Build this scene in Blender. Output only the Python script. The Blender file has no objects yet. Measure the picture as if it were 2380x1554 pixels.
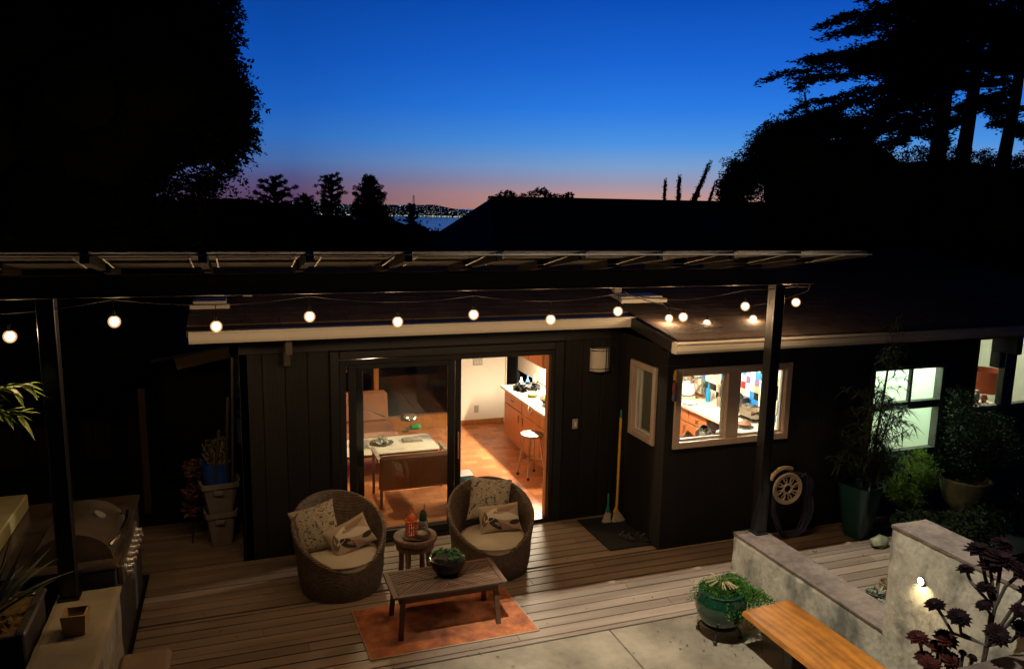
import bpy, math, random
from math import sin, cos, pi, radians
from mathutils import Vector, Matrix, noise
import numpy as np
random.seed(7); RS = np.random.RandomState(7)
C = bpy.context.scene.collection
SC = bpy.context.scene
# ------------------------------------------------------------------ camera
cd = bpy.data.cameras.new('camera'); cam = bpy.data.objects.new('camera', cd); C.objects.link(cam)
cd.sensor_width = 36; cd.lens = 36*1780/2380; cd.clip_end = 60000; cd.clip_start = .05
CAM = Vector((0, 0, 3.75))
yaw, pit, rol = radians(20), radians(9.45), radians(1.1)
fw = Vector((sin(yaw)*cos(pit), cos(yaw)*cos(pit), -sin(pit)))
r0 = Vector((cos(yaw), -sin(yaw), 0)); u0 = r0.cross(fw)
rt = r0*cos(rol)+u0*sin(rol); up = u0*cos(rol)-r0*sin(rol)
mw = Matrix((rt, up, -fw)).transposed().to_4x4(); mw.translation = CAM
cam.matrix_world = mw; SC.camera = cam
# ------------------------------------------------------------------ dusk sky
w = bpy.data.worlds.new('World'); SC.world = w; w.use_nodes = True
nt = w.node_tree; N = nt.nodes; L = nt.links
bg = N['Background']
tc = N.new('ShaderNodeTexCoord'); sp = N.new('ShaderNodeSeparateXYZ'); L.new(tc.outputs['Generated'], sp.inputs[0])
def srgb(r, g, b):
    f = lambda c: (c/255/12.92 if c/255 <= .04045 else ((c/255+.055)/1.055)**2.4)
    return (f(r), f(g), f(b), 1)
def ramp(stops, src):
    n = N.new('ShaderNodeValToRGB'); e = n.color_ramp.elements
    while len(e) < len(stops): e.new(.5)
    for i, (p, c) in enumerate(stops): e[i].position = p; e[i].color = c
    L.new(src, n.inputs[0]); return n
zl = N.new('ShaderNodeMath'); zl.operation = 'POWER'; zl.use_clamp = True
L.new(sp.outputs[2], zl.inputs[0]); zl.inputs[1].default_value = .5     # sqrt of the sine of elevation
P = lambda deg: math.sqrt(max(0, sin(radians(deg))))
SKYR = [(0, srgb(204,146,130)), (P(.9), srgb(192,148,142)), (P(1.8), srgb(156,150,172)), (P(3), srgb(122,158,205)), (P(4.6), srgb(76,146,224)), (P(7), srgb(42,122,226)), (P(10), srgb(26,100,210)), (P(14), srgb(12,78,184)), (P(22), srgb(4,34,92)), (P(40), srgb(1,8,24)), (1, srgb(0,3,8))]
SKYL = [(0, srgb(86,58,86)), (P(.9), srgb(92,72,108)), (P(1.8), srgb(82,84,130)), (P(3), srgb(70,106,166)), (P(4.6), srgb(48,108,188)), (P(7), srgb(26,94,190)), (P(10), srgb(15,80,178)), (P(14), srgb(8,66,156)), (P(22), srgb(2,24,66)), (P(40), srgb(1,6,18)), (1, srgb(0,3,8))]
rR = ramp(SKYR, zl.outputs[0]); rL = ramp(SKYL, zl.outputs[0])
az = N.new('ShaderNodeVectorMath'); az.operation = 'NORMALIZE'
fl = N.new('ShaderNodeVectorMath'); fl.operation = 'MULTIPLY'; fl.inputs[1].default_value = (1, 1, 0)
L.new(tc.outputs['Generated'], fl.inputs[0]); L.new(fl.outputs[0], az.inputs[0])
dt = N.new('ShaderNodeVectorMath'); dt.operation = 'DOT_PRODUCT'; L.new(az.outputs[0], dt.inputs[0])
dt.inputs[1].default_value = (sin(radians(42)), cos(radians(42)), 0)
mr = N.new('ShaderNodeMapRange'); mr.inputs[1].default_value = .79; mr.inputs[2].default_value = .97
L.new(dt.outputs['Value'], mr.inputs[0])
mx = N.new('ShaderNodeMix'); mx.data_type = 'RGBA'; L.new(mr.outputs[0], mx.inputs[0])
L.new(rL.outputs[0], mx.inputs[6]); L.new(rR.outputs[0], mx.inputs[7])
m2 = N.new('ShaderNodeMapRange'); m2.inputs[1].default_value = -.2; m2.inputs[2].default_value = .62; m2.inputs[3].default_value = .05; m2.inputs[4].default_value = 1
L.new(dt.outputs['Value'], m2.inputs[0]); L.new(mx.outputs[2], bg.inputs[0]); L.new(m2.outputs[0], bg.inputs[1])
# ------------------------------------------------------------------ light, exposure
SC.view_settings.view_transform = 'Standard'; SC.view_settings.look = 'None'; SC.view_settings.exposure = 0; SC.view_settings.gamma = 1
SC.view_settings.use_curve_mapping = False
cy = SC.cycles; cy.use_denoising = True; cy.max_bounces = 7; cy.diffuse_bounces = 4; cy.glossy_bounces = 3; cy.transparent_max_bounces = 12; cy.sample_clamp_indirect = 3; cy.caustics_reflective = False; cy.caustics_refractive = False
def lamp(name, kind, loc, power, col, size=.05, aim=None, spot=None, blend=.3):
    d = bpy.data.lights.new(name, kind); d.energy = power; d.color = col
    if kind == 'AREA': d.shape = 'RECTANGLE'; d.size, d.size_y = size
    else: d.shadow_soft_size = size
    if spot: d.spot_size = spot; d.spot_blend = blend
    o = bpy.data.objects.new(name, d); C.objects.link(o); o.location = loc
    if aim is not None: o.rotation_euler = (Vector(aim)-Vector(loc)).to_track_quat('-Z', 'Y').to_euler()
    return o
lamp('yard_flood_lamp', 'SPOT', (.6, 3.29, 11), 7000, (.98, 1, .92), .05, (4.3, 4.35, 0), radians(36), .55)

# ------------------------------------------------------------------ helpers
MATS = {}
def M(name, col, rough=.6, metal=0, var=.25, scale=6, bump=.15, bscale=None, col2=None, emit=None, es=1, isl=0, spec=.5, coat=0, stretch=None, det=6, thr=None):
    """procedural Principled material: noise between two tones, fine bump, optional per-island tone"""
    if name in MATS: return MATS[name]
    m = bpy.data.materials.new(name); m.use_nodes = True; MATS[name] = m
    n, l = m.node_tree.nodes, m.node_tree.links; b = n['Principled BSDF']
    c = (*col, 1); c2 = (*(col2 or [x*(1-var) for x in col]), 1)
    co = n.new('ShaderNodeTexCoord'); src = co.outputs['Object']
    if stretch:
        mp = n.new('ShaderNodeMapping'); mp.inputs['Scale'].default_value = stretch; l.new(src, mp.inputs[0]); src = mp.outputs[0]
    no = n.new('ShaderNodeTexNoise'); no.inputs['Scale'].default_value = scale; no.inputs['Detail'].default_value = det; l.new(src, no.inputs[0])
    rp = n.new('ShaderNodeValToRGB'); lo, hi = thr or (.3, .72); rp.color_ramp.elements[0].position = lo; rp.color_ramp.elements[1].position = hi
    rp.color_ramp.elements[0].color = c2; rp.color_ramp.elements[1].color = c; l.new(no.outputs[0], rp.inputs[0]); out = rp.outputs[0]
    if isl:
        g = n.new('ShaderNodeNewGeometry'); mr = n.new('ShaderNodeMapRange'); mr.inputs[3].default_value = 1-isl; mr.inputs[4].default_value = 1+isl*.6
        l.new(g.outputs['Random Per Island'], mr.inputs[0]); mu = n.new('ShaderNodeVectorMath'); mu.operation = 'SCALE'
        l.new(out, mu.inputs[0]); l.new(mr.outputs[0], mu.inputs['Scale']); out = mu.outputs[0]
    l.new(out, b.inputs['Base Color'])
    b.inputs['Roughness'].default_value = rough; b.inputs['Metallic'].default_value = metal; b.inputs['Specular IOR Level'].default_value = spec
    if coat: b.inputs['Coat Weight'].default_value = coat; b.inputs['Coat Roughness'].default_value = .08
    if bump:
        n2 = n.new('ShaderNodeTexNoise'); n2.inputs['Scale'].default_value = bscale or scale*8; n2.inputs['Detail'].default_value = 4; l.new(src, n2.inputs[0])
        bp = n.new('ShaderNodeBump'); bp.inputs['Strength'].default_value = bump; bp.inputs['Distance'].default_value = .01
        l.new(n2.outputs[0], bp.inputs['Height']); l.new(bp.outputs[0], b.inputs['Normal'])
    if emit: b.inputs['Emission Color'].default_value = (*emit, 1); b.inputs['Emission Strength'].default_value = es
    return m
def glassmat():
    m = bpy.data.materials.new('window_glass'); m.use_nodes = True; n, l = m.node_tree.nodes, m.node_tree.links
    n.remove(n['Principled BSDF']); tr = n.new('ShaderNodeBsdfTransparent'); gl = n.new('ShaderNodeBsdfGlossy'); gl.inputs['Roughness'].default_value = .01
    lw_ = n.new('ShaderNodeLayerWeight'); pw_ = n.new('ShaderNodeMath'); pw_.operation = 'POWER'; pw_.inputs[1].default_value = 4.5; fr = n.new('ShaderNodeMath'); fr.operation = 'MULTIPLY_ADD'; fr.inputs[1].default_value = .8; fr.inputs[2].default_value = .035; l.new(lw_.outputs['Facing'], pw_.inputs[0]); l.new(pw_.outputs[0], fr.inputs[0]); mxs = n.new('ShaderNodeMixShader'); tr.inputs[0].default_value = (.95, .97, .95, 1)
    l.new(fr.outputs[0], mxs.inputs[0]); l.new(tr.outputs[0], mxs.inputs[1]); l.new(gl.outputs[0], mxs.inputs[2]); l.new(mxs.outputs[0], n['Material Output'].inputs[0])
    return m
GLASS = glassmat()
OFF = {}
class B:
    def __init__(s): s.v = []; s.f = []; s.m = []; s.cur = 0
    def add(s, vs, fs):
        k = len(s.v); s.v += [tuple(p) for p in vs]; s.f += [tuple(i+k for i in f) for f in fs]; s.m += [s.cur]*len(fs); return s
    def box(s, x0, x1, y0, y1, z0, z1):
        return s.add([(x0,y0,z0),(x1,y0,z0),(x1,y1,z0),(x0,y1,z0),(x0,y0,z1),(x1,y0,z1),(x1,y1,z1),(x0,y1,z1)], [(3,2,1,0),(4,5,6,7),(0,1,5,4),(1,2,6,5),(2,3,7,6),(3,0,4,7)])
    def rbox(s, x0, x1, y0, y1, z0, z1, r=.01):
        """box with chamfered edges"""
        r = min(r, (x1-x0)/2.01, (y1-y0)/2.01, (z1-z0)/2.01); vs = []; X = (x0, x1); Y = (y0, y1); Z = (z0, z1); idx = {}
        for i in (0, 1):
            for j in (0, 1):
                for k in (0, 1):
                    dx, dy, dz = r*(1-2*i), r*(1-2*j), r*(1-2*k)
                    for ax in range(3):
                        p = [X[i]+dx, Y[j]+dy, Z[k]+dz]; p[ax] = (X[i], Y[j], Z[k])[ax]; idx[i,j,k,ax] = len(vs); vs.append(p)
        g = lambda i, j, k, a: idx[i,j,k,a]; fs = []
        for a, (u, v) in enumerate(((1,2),(0,2),(0,1))):
            for e in (0, 1):
                q = []
                for (p1, p2) in ((0,0),(1,0),(1,1),(0,1)):
                    t = [0,0,0]; t[a] = e; t[u] = p1; t[v] = p2; q.append(g(*t, a))
                if (a == 1) == bool(e): q = q[::-1]
                if e == 0 and a != 1: q = q[::-1]
                if e == 0 and a == 1: pass
                fs.append(q)
        for a, (u, v) in enumerate(((1,2),(0,2),(0,1))):   # edge chamfers along axis a
            for p1 in (0, 1):
                for p2 in (0, 1):
                    t0 = [0,0,0]; t0[u] = p1; t0[v] = p2; t1 = list(t0); t1[a] = 1
                    fs.append([g(*t0,u), g(*t1,u), g(*t1,v), g(*t0,v)])
        for i in (0, 1):
            for j in (0, 1):
                for k in (0, 1): fs.append([g(i,j,k,0), g(i,j,k,1), g(i,j,k,2)])
        return s.add(vs, fs)
    def bar(s, a, b, wd, ht=None, upv=(0,0,1)):
        """rectangular bar from a to b"""
        a, b = Vector(a), Vector(b); d = (b-a).normalized(); u = Vector(upv)
        if abs(d.dot(u)) > .98: u = Vector((0,1,0))
        r = d.cross(u).normalized(); u = r.cross(d); ht = ht or wd; r *= wd/2; u *= ht/2
        return s.add([a-r-u, a+r-u, a+r+u, a-r+u, b-r-u, b+r-u, b+r+u, b-r+u], [(0,1,2,3),(7,6,5,4),(4,5,1,0),(5,6,2,1),(6,7,3,2),(7,4,0,3)])
    def tube(s, pts, r, n=8, cap=True):
        pts = [Vector(p) for p in pts]; k = len(pts); rs = r if isinstance(r, (list, tuple)) else [r]*k; vs = []; fs = []; u = None
        for i, p in enumerate(pts):
            d = (pts[min(i+1,k-1)]-pts[max(i-1,0)]).normalized()
            if u is None: u = d.orthogonal().normalized()
            else: u = (u-d*u.dot(d)); u = u.normalized() if u.length > 1e-6 else d.orthogonal().normalized()
            v = d.cross(u)
            for j in range(n): a = 2*pi*j/n; vs.append(p+(u*cos(a)+v*sin(a))*rs[i])
        for i in range(k-1):
            for j in range(n): fs.append((i*n+j, i*n+(j+1)%n, (i+1)*n+(j+1)%n, (i+1)*n+j))
        if cap: fs.append(tuple(range(n))[::-1]); fs.append(tuple((k-1)*n+j for j in range(n)))
        return s.add(vs, fs)
    def lathe(s, prof, c=(0,0,0), n=28, sx=1, sy=1, cap=True, rot=0, sq=0):
        """profile (r,z) around the z axis; sq > 0 squares the section"""
        vs = []; fs = []; k = len(prof)
        for r, z in prof:
            for j in range(n):
                a = 2*pi*j/n; q = 1
                if sq: q = (abs(cos(a))**(2+sq*6)+abs(sin(a))**(2+sq*6))**(-1/(2+sq*6))
                x, y = r*q*cos(a)*sx, r*q*sin(a)*sy; vs.append((c[0]+x*cos(rot)-y*sin(rot), c[1]+x*sin(rot)+y*cos(rot), c[2]+z))
        for i in range(k-1):
            for j in range(n): fs.append((i*n+j, i*n+(j+1)%n, (i+1)*n+(j+1)%n, (i+1)*n+j))
        if cap: fs.append(tuple(range(n))[::-1]); fs.append(tuple((k-1)*n+j for j in range(n)))
        return s.add(vs, fs)
    def ball(s, c, r, n=12, m=8, sx=1, sy=1, sz=1):
        return s.lathe([(max(r*sin(pi*i/m), r*.01), -r*cos(pi*i/m)*sz) for i in range(m+1)], c, n, sx, sy)
    def prism(s, poly, z0, z1):
        k = len(poly); vs = [(x,y,z0) for x,y in poly]+[(x,y,z1) for x,y in poly]
        return s.add(vs, [tuple(range(k))[::-1], tuple(range(k,2*k))]+[(i,(i+1)%k,k+(i+1)%k,k+i) for i in range(k)])
    def xform(s, mat, start=0):
        for i in range(start, len(s.v)): s.v[i] = tuple(mat @ Vector(s.v[i]))
        return s
    def quads(s, ctr, ax, nr, ln, wd):
        """many leaf-like diamond quads; numpy arrays"""
        k = len(s.v); a = ax*ln[:,None]/2; b = np.cross(ax, nr); b = b/np.maximum(np.linalg.norm(b, axis=1), 1e-6)[:,None]*wd[:,None]/2
        q = np.stack([ctr-a, ctr-b*1.0-a*.1, ctr+a, ctr+b-a*.1], 1).reshape(-1, 3)
        s.v += list(map(tuple, q.tolist())); n = len(ctr); s.f += [(k+4*i, k+4*i+1, k+4*i+2, k+4*i+3) for i in range(n)]; s.m += [s.cur]*n; return s
    def build(s, name, mat, parent=None, smooth=False, label=None, **kw):
        off = Vector((0,0,0))
        if parent is not None: off = OFF.get(parent.name, off)
        else:
            a = np.array(s.v); off = Vector(((a[:,0].min()+a[:,0].max())/2, (a[:,1].min()+a[:,1].max())/2, a[:,2].min()))
        a = np.array(s.v, dtype=float)-np.array(off)
        me = bpy.data.meshes.new(name); me.from_pydata(a.tolist(), [], s.f)
        for mm in (mat if isinstance(mat, list) else [mat]): me.materials.append(mm)
        if isinstance(mat, list): me.polygons.foreach_set('material_index', s.m)
        if smooth: me.polygons.foreach_set('use_smooth', [True]*len(me.polygons))
        me.validate(); me.update()
        if smooth:
            try: me.set_sharp_from_angle(angle=radians(38))
            except Exception: pass
        o = bpy.data.objects.new(name, me); C.objects.link(o)
        if parent is None: o.location = off; OFF[o.name] = off
        else: o.parent = parent; OFF[o.name] = off
        if label: o['label'] = label
        for k2, v2 in kw.items(): o[k2] = v2
        return o
def thing(name, label, cat, loc=(0,0,0), group=None, local=False):
    o = bpy.data.objects.new(name, None); o.empty_display_size = .1; C.objects.link(o); o['label'] = label; o['category'] = cat
    if group: o['group'] = group
    o.location = loc; OFF[o.name] = Vector((0,0,0)) if local else Vector(loc); return o
def tag(o, label, cat, group=None, kind=None):
    if label: o['label'] = label
    if cat: o['category'] = cat
    if group: o['group'] = group
    if kind: o['kind'] = kind
    return o
def copy_tree(o, parent=None):
    c = o.copy(); C.objects.link(c)
    if parent is not None: c.parent = parent
    for ch in list(o.children): copy_tree(ch, c)
    return c
def rnd(a, b): return random.uniform(a, b)
def leafcloud(b, centers, radii, n, ln, wd, flat=1.0, droop=0, jit=.35):
    """n leaf quads scattered through blobs, denser toward each blob's shell"""
    ce = np.array(centers, float); ra = np.array(radii, float); wgt = ra**2; idx = RS.choice(len(ce), n, p=wgt/wgt.sum())
    d = RS.normal(size=(n,3)); d /= np.linalg.norm(d, axis=1)[:,None]; rr = ra[idx]*(RS.uniform(.25, 1, n)**.5)*RS.uniform(.8, 1.25, n)
    p = d*rr[:,None]; p[:,2] *= flat; p += ce[idx]
    ax = RS.normal(size=(n,3)); ax[:,2] = ax[:,2]*.6-droop; ax /= np.linalg.norm(ax, axis=1)[:,None]; nr = RS.normal(size=(n,3))
    s = RS.uniform(1-jit, 1+jit, n); b.quads(p, ax, nr, ln*s, wd*s)
def sprays(b, pts, dirs, length, leaf, wd, per=26, droop=.5, spread=.16):
    """drooping twigs lined with leaves, so that a crown ends in ragged sprays"""
    P_ = []; A_ = []
    for p, d in zip(pts, dirs):
        p, d = Vector(p), Vector(d).normalized(); L_ = length*RS.uniform(.5,1.25); dr = droop*RS.uniform(.5,1.4)
        for i in range(per):
            t_ = (i+RS.uniform())/per; q = p+d*L_*t_+Vector((0,0,-dr*L_*t_*t_)); w_ = spread*L_*(1-.7*t_); g = RS.normal(size=3)
            P_.append((q.x+g[0]*w_, q.y+g[1]*w_, q.z+g[2]*w_*.8-.02)); A_.append((d.x+g[1]*.7, d.y+g[2]*.7, d.z-dr*t_+g[0]*.6))
    P_ = np.array(P_); A_ = np.array(A_); A_ /= np.linalg.norm(A_, axis=1)[:,None]; m_ = len(P_); b.quads(P_, A_, RS.normal(size=(m_,3)), leaf*RS.uniform(.6,1.35,m_), wd*RS.uniform(.7,1.3,m_))
def inpoly(x, y, poly):
    c = False; j = len(poly)-1
    for i in range(len(poly)):
        if (poly[i][1] > y) != (poly[j][1] > y) and x < (poly[j][0]-poly[i][0])*(y-poly[i][1])/(poly[j][1]-poly[i][1])+poly[i][0]: c = not c
        j = i
    return c

# ------------------------------------------------------------------ materials
blackwall = M('dark_siding', (.013,.0108,.0088), .7, var=.6, scale=5, bump=.8, bscale=45, stretch=(1,1,.12), isl=.3, spec=.35)
blacktrim = M('black_trim', (.010,.009,.009), .45, var=.3, scale=5, bump=.1)
blackpaint = M('black_painted_steel', (.012,.011,.010), .35, var=.3, scale=9, bump=.08)
whitepaint = M('white_trim', (.37,.34,.29), .6, var=.08, scale=2, bump=0)
shingle = M('roof_shingles', (.075,.052,.042), .95, var=.5, scale=4, bump=.5, bscale=40, isl=.16, spec=.1)
concrete = M('concrete_patio', (.29,.225,.145), .8, col2=(.15,.112,.07), scale=1.5, bump=.2, bscale=60, thr=(.35,.62))
plaster = M('wall_plaster', (.36,.315,.225), .9, col2=(.13,.118,.09), scale=3.2, bump=1, bscale=26, thr=(.34,.50), stretch=(1,1,.55), det=12)
def translucent(m, f=.5):
    n, l = m.node_tree.nodes, m.node_tree.links; p = n['Principled BSDF']; t = n.new('ShaderNodeBsdfTranslucent'); x = n.new('ShaderNodeMixShader'); x.inputs[0].default_value = f
    l.new(p.inputs['Base Color'].links[0].from_socket, t.inputs[0]); l.new(p.outputs[0], x.inputs[1]); l.new(t.outputs[0], x.inputs[2]); l.new(x.outputs[0], n['Material Output'].inputs[0]); return m
def speckle(m, sc, amt, dark=.35):
    """multiply a second, finer noise over the base colour: grit, drips and dirt"""
    n, l = m.node_tree.nodes, m.node_tree.links; p = n['Principled BSDF']; src = p.inputs['Base Color'].links[0].from_socket
    t2 = n.new('ShaderNodeTexNoise'); t2.inputs['Scale'].default_value = sc; t2.inputs['Detail'].default_value = 10; t2.inputs['Roughness'].default_value = .72; l.new(n['Texture Coordinate'].outputs['Object'], t2.inputs[0])
    r2 = n.new('ShaderNodeMapRange'); r2.inputs[1].default_value = .38; r2.inputs[2].default_value = .6; r2.inputs[3].default_value = dark; r2.inputs[4].default_value = 1; l.new(t2.outputs[0], r2.inputs[0])
    mm = n.new('ShaderNodeMix'); mm.data_type = 'RGBA'; mm.blend_type = 'MULTIPLY'; mm.inputs[0].default_value = amt; l.new(src, mm.inputs[6]); l.new(r2.outputs[0], mm.inputs[7]); l.new(mm.outputs[2], p.inputs['Base Color'])
speckle(plaster, 9, .55, .45); speckle(concrete, 5, .5, .5)
capmat = M('wall_cap', (.19,.135,.10), .85, var=.45, scale=3, bump=.8, bscale=30); speckle(capmat, 12, .5)
def woodmat(name, c1, c2, axis='x', rough=.55, isl=.3, spec=.4, fine=60):
    st = {'x':(.5,fine/4,fine/4), 'y':(fine/4,.5,fine/4), 'z':(fine/4,fine/4,.5)}[axis]
    return M(name, c1, rough, col2=c2, scale=1.6, bump=.25, bscale=3, stretch=st, isl=isl, spec=spec)
deckwood = woodmat('deck_boards', (.28,.20,.14), (.175,.12,.082), 'x', .5, .22, .4, 24)
teak = woodmat('teak', (.17,.085,.045), (.085,.042,.023), 'x', .6, .3, .25)
teaky = woodmat('teak_cross', (.17,.085,.045), (.085,.042,.023), 'y', .6, .25, .25)
stumpwood = woodmat('rough_wood', (.26,.17,.11), (.15,.09,.06), 'z', .7, .2)
benchwood = woodmat('orange_plank', (.48,.17,.020), (.27,.085,.011), 'y', .4, 0, .5, 16)
cabwood = woodmat('cabinet_wood', (.60,.22,.075), (.48,.165,.055), 'z', .35, .08)
beamwood = woodmat('beam_wood', (.02,.017,.014), (.012,.01,.009), 'x', .5, .2)
orangetrim = woodmat('orange_wood_trim', (.42,.16,.04), (.30,.11,.03), 'z', .4, .1)
white = M('white_wall', (.74,.66,.54), .8, var=.06, scale=2, bump=.05)
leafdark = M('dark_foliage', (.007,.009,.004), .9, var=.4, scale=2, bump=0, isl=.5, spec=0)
barkdark = M('dark_bark', (.018,.013,.010), .9, var=.4, scale=5, bump=.4)
steel = M('brushed_steel', (.55,.55,.55), .25, 1, var=.15, scale=12, bump=.03)
chrome = M('chrome', (.8,.8,.78), .08, 1, var=.05, scale=5, bump=0)
soil = M('soil', (.04,.025,.015), .95, var=.6, scale=30, bump=.6)
ceramic_w = M('white_ceramic', (.75,.74,.70), .25, var=.05, scale=8, bump=0, coat=.4)

# ================================================================== SETTING
# ground: one sheet, level round the house, falling to the bay behind it
b = B(); xs = [-9000,-3000,-1200,-500,-200,-100,-60,-40,-25,-15,-8,-3,2,8,14,20,28,40,60,100,200,500,1200,3000,7000,14000]; ys = [-400,-60,-20,-6,0,5,10,15,20,26,34,44,60,90,150,300,600,1100,1800,2600,3600]
def gh(x, y):
    if y < 18: return -.16
    if y < 60: return -.16-(y-18)*.02
    return -1-(y-60)*.065-12*math.sin(x*.002)*(min(1,(y-60)/600))
for y in ys:
    for x in xs: b.v.append((x, y, max(-190, gh(x, y))))
for j in range(len(ys)-1):
    for i in range(len(xs)-1): k = j*len(xs)+i; b.f.append((k, k+1, k+1+len(xs), k+len(xs))); b.m.append(0)
tag(b.build('ground', M('dark_earth', (.012,.011,.008), .95, var=.6, scale=.8, bump=.3)), None, None, kind='structure')
b = B(); b.add([(-30000,2000,-180),(40000,2000,-180),(40000,45000,-180),(-30000,45000,-180)], [(0,1,2,3)])
wm = M('bay_water_surface', (.012,.03,.075), .22, var=.3, scale=.01, bump=.5, bscale=.05)
tag(b.build('bay_water', wm), None, None, kind='structure')
# far hills of the city across the bay
b = B(); nA, nR = 150, 10; vs = []
prof = [(-14,150),(-6,165),(-2,170),(3,178),(6,182),(8.5,176),(10.3,178),(11.0,180),(11.8,174),(12.3,190),(12.9,182),(13.3,178),(13.9,205),(14.3,190),(14.9,160),(15.6,128),(16.5,105),(19,92),(25,80),(33,95),(45,110),(60,100)]
for i in range(nA+1):
    a = -14+74*i/nA; h = np.interp(a, [p[0] for p in prof], [p[1] for p in prof])
    for j in range(nR+1):
        t = j/nR; R = 12300+3200*t; z = -181+(h+1)*sin(pi*min(t*1.0,1)*.96)**.8*(1+.05*noise.noise((a*3, t*6, 0)))+(2 if 0<j<nR else -3)
        b.v.append((R*sin(radians(a)), R*cos(radians(a)), z))
for i in range(nA):
    for j in range(nR): k = i*(nR+1)+j; b.f.append((k, k+nR+1, k+nR+2, k+1)); b.m.append(0)
HV = b.v[:]
tag(b.build('far_hills', M('hazy_blue_hillside', (.06,.08,.15), 1, var=.4, scale=.004, bump=0), smooth=True), None, None, kind='structure')  # distance haze is painted in as a blue base colour
# city lights across the water: tiny lit windows and street lamps
b = B(); rr = random.Random(3)
for k in range(1000):
    a = rr.uniform(4, 18); shore = rr.random() < .22
    t = .004 if shore else rr.random()**1.6*.42; i = int((a+14)/74*nA); j = min(nR-1, int(t*nR)); f = t*nR-j
    p0 = Vector(HV[i*(nR+1)+j]); p1 = Vector(HV[i*(nR+1)+j+1]); p = p0.lerp(p1, f); R = 12300+3200*t; z = p.z+10
    if shore: R -= 20; z = -180+rr.uniform(8,20)
    s = rr.uniform(2.0, 4.6)*(1.9 if shore else 1)*(2.0 if rr.random() < .06 else 1)
    b.cur = rr.choices([0,1,2,3], [5,4,2,.35])[0]
    q = Vector((R*sin(radians(a)), R*cos(radians(a)), z)); b.add([q+Vector(v)*s for v in ((-1,0,0),(1,0,0),(0,-1,0),(0,1,0),(0,0,-1),(0,0,1))], [(0,3,5),(3,1,5),(1,2,5),(2,0,5),(3,0,4),(1,3,4),(2,1,4),(0,2,4)])
em = lambda n_, c, s: M(n_, (.1,.1,.1), emit=c, es=s*.36, bump=0)
o = b.build('city_lights', [em('lamp_warm_white',(1,.85,.55),2.2), em('lamp_cool_white',(.6,.85,1),2.2), em('lamp_green_white',(.5,1,.75),2.0), em('lamp_red',(1,.2,.08),3.5)])
tag(o, 'scattered city lights on the far hills across the bay', 'city lights', kind='stuff')
mast = thing('radio_mast', 'tiny lattice radio mast on the far hilltop', 'mast', (12900*sin(radians(12.6)), 12900*cos(radians(12.6)), -30))
b = B(); c = OFF[mast.name]
for sx in (-1, 1): b.bar(c+Vector((sx*14,0,-20)), c+Vector((sx*8,0,190)), 7)
for k in range(9): b.bar(c+Vector((-13,0,k*22)), c+Vector((13,0,k*22+14)), 4)
b.build('mast_frame', M('mast_steel', (.2,.08,.08), .6, bump=0), mast)
b = B(); b.ball(c+Vector((0,0,45)), 10, 8, 6); b.build('beacon', em('beacon_red', (1,.15,.1), 1.6), mast)
# patio slab with joints
b = B()
for (x0, x1) in ((-.80,1.02),(1.03,3.065),(3.075,4.395),(4.405,4.86)):
    for (y0, y1) in ((1.0,3.59),(3.60,5.700)): b.rbox(x0, x1, y0, y1, -.12, -.006, .006)
tag(b.build('patio_paving', concrete), None, None, kind='structure')
b = B(); b.box(-8,-.79,-2,6.2,-.14,-.03); b.box(4.86,14,-2,4.5,-.14,-.03)
tag(b.build('garden_soil', soil), None, None, kind='structure')
# deck: boards run along x
b = B(); rr = random.Random(5); pitch_ = .1385
def boards(x0, x1, y0, y1):
    y = y0
    while y < y1-.02:
        yy = min(y+pitch_-.014, y1); x = x0
        while x < x1:
            xe = min(x1, x+rr.uniform(2.2, 4.8) if x > x0 else x0+rr.uniform(.8, 4.6))
            if x1-xe < .5: xe = x1
            b.rbox(x, xe-.003, y, yy, -.035+rr.uniform(-.001,.001), rr.uniform(-.0012,.0012), .002); x = xe
        y += pitch_
b.rbox(-.93, 4.855, 5.712, 5.766, -.14, -.001, .004)
boards(-.93, 4.855, 5.774, 6.40); boards(-.93, 9.0, 6.328+.138*.55, 7.0); boards(-.93, 4.34, 7.0+.0364, 8.09)
boards(-1.2, -.02, 8.09+.055, 9.35); boards(5.205, 7.6, 4.38, 6.39)
tag(b.build('deck', deckwood), None, None, kind='structure')
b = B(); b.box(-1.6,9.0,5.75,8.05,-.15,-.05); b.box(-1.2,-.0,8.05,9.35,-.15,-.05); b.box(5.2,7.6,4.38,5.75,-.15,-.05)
tag(b.build('deck_gap_shade', M('deck_shadow', (.006,.005,.004), .9, bump=0)), None, None, kind='structure')  # near-black slab below the boards, shade of the gaps put into its colour

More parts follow.
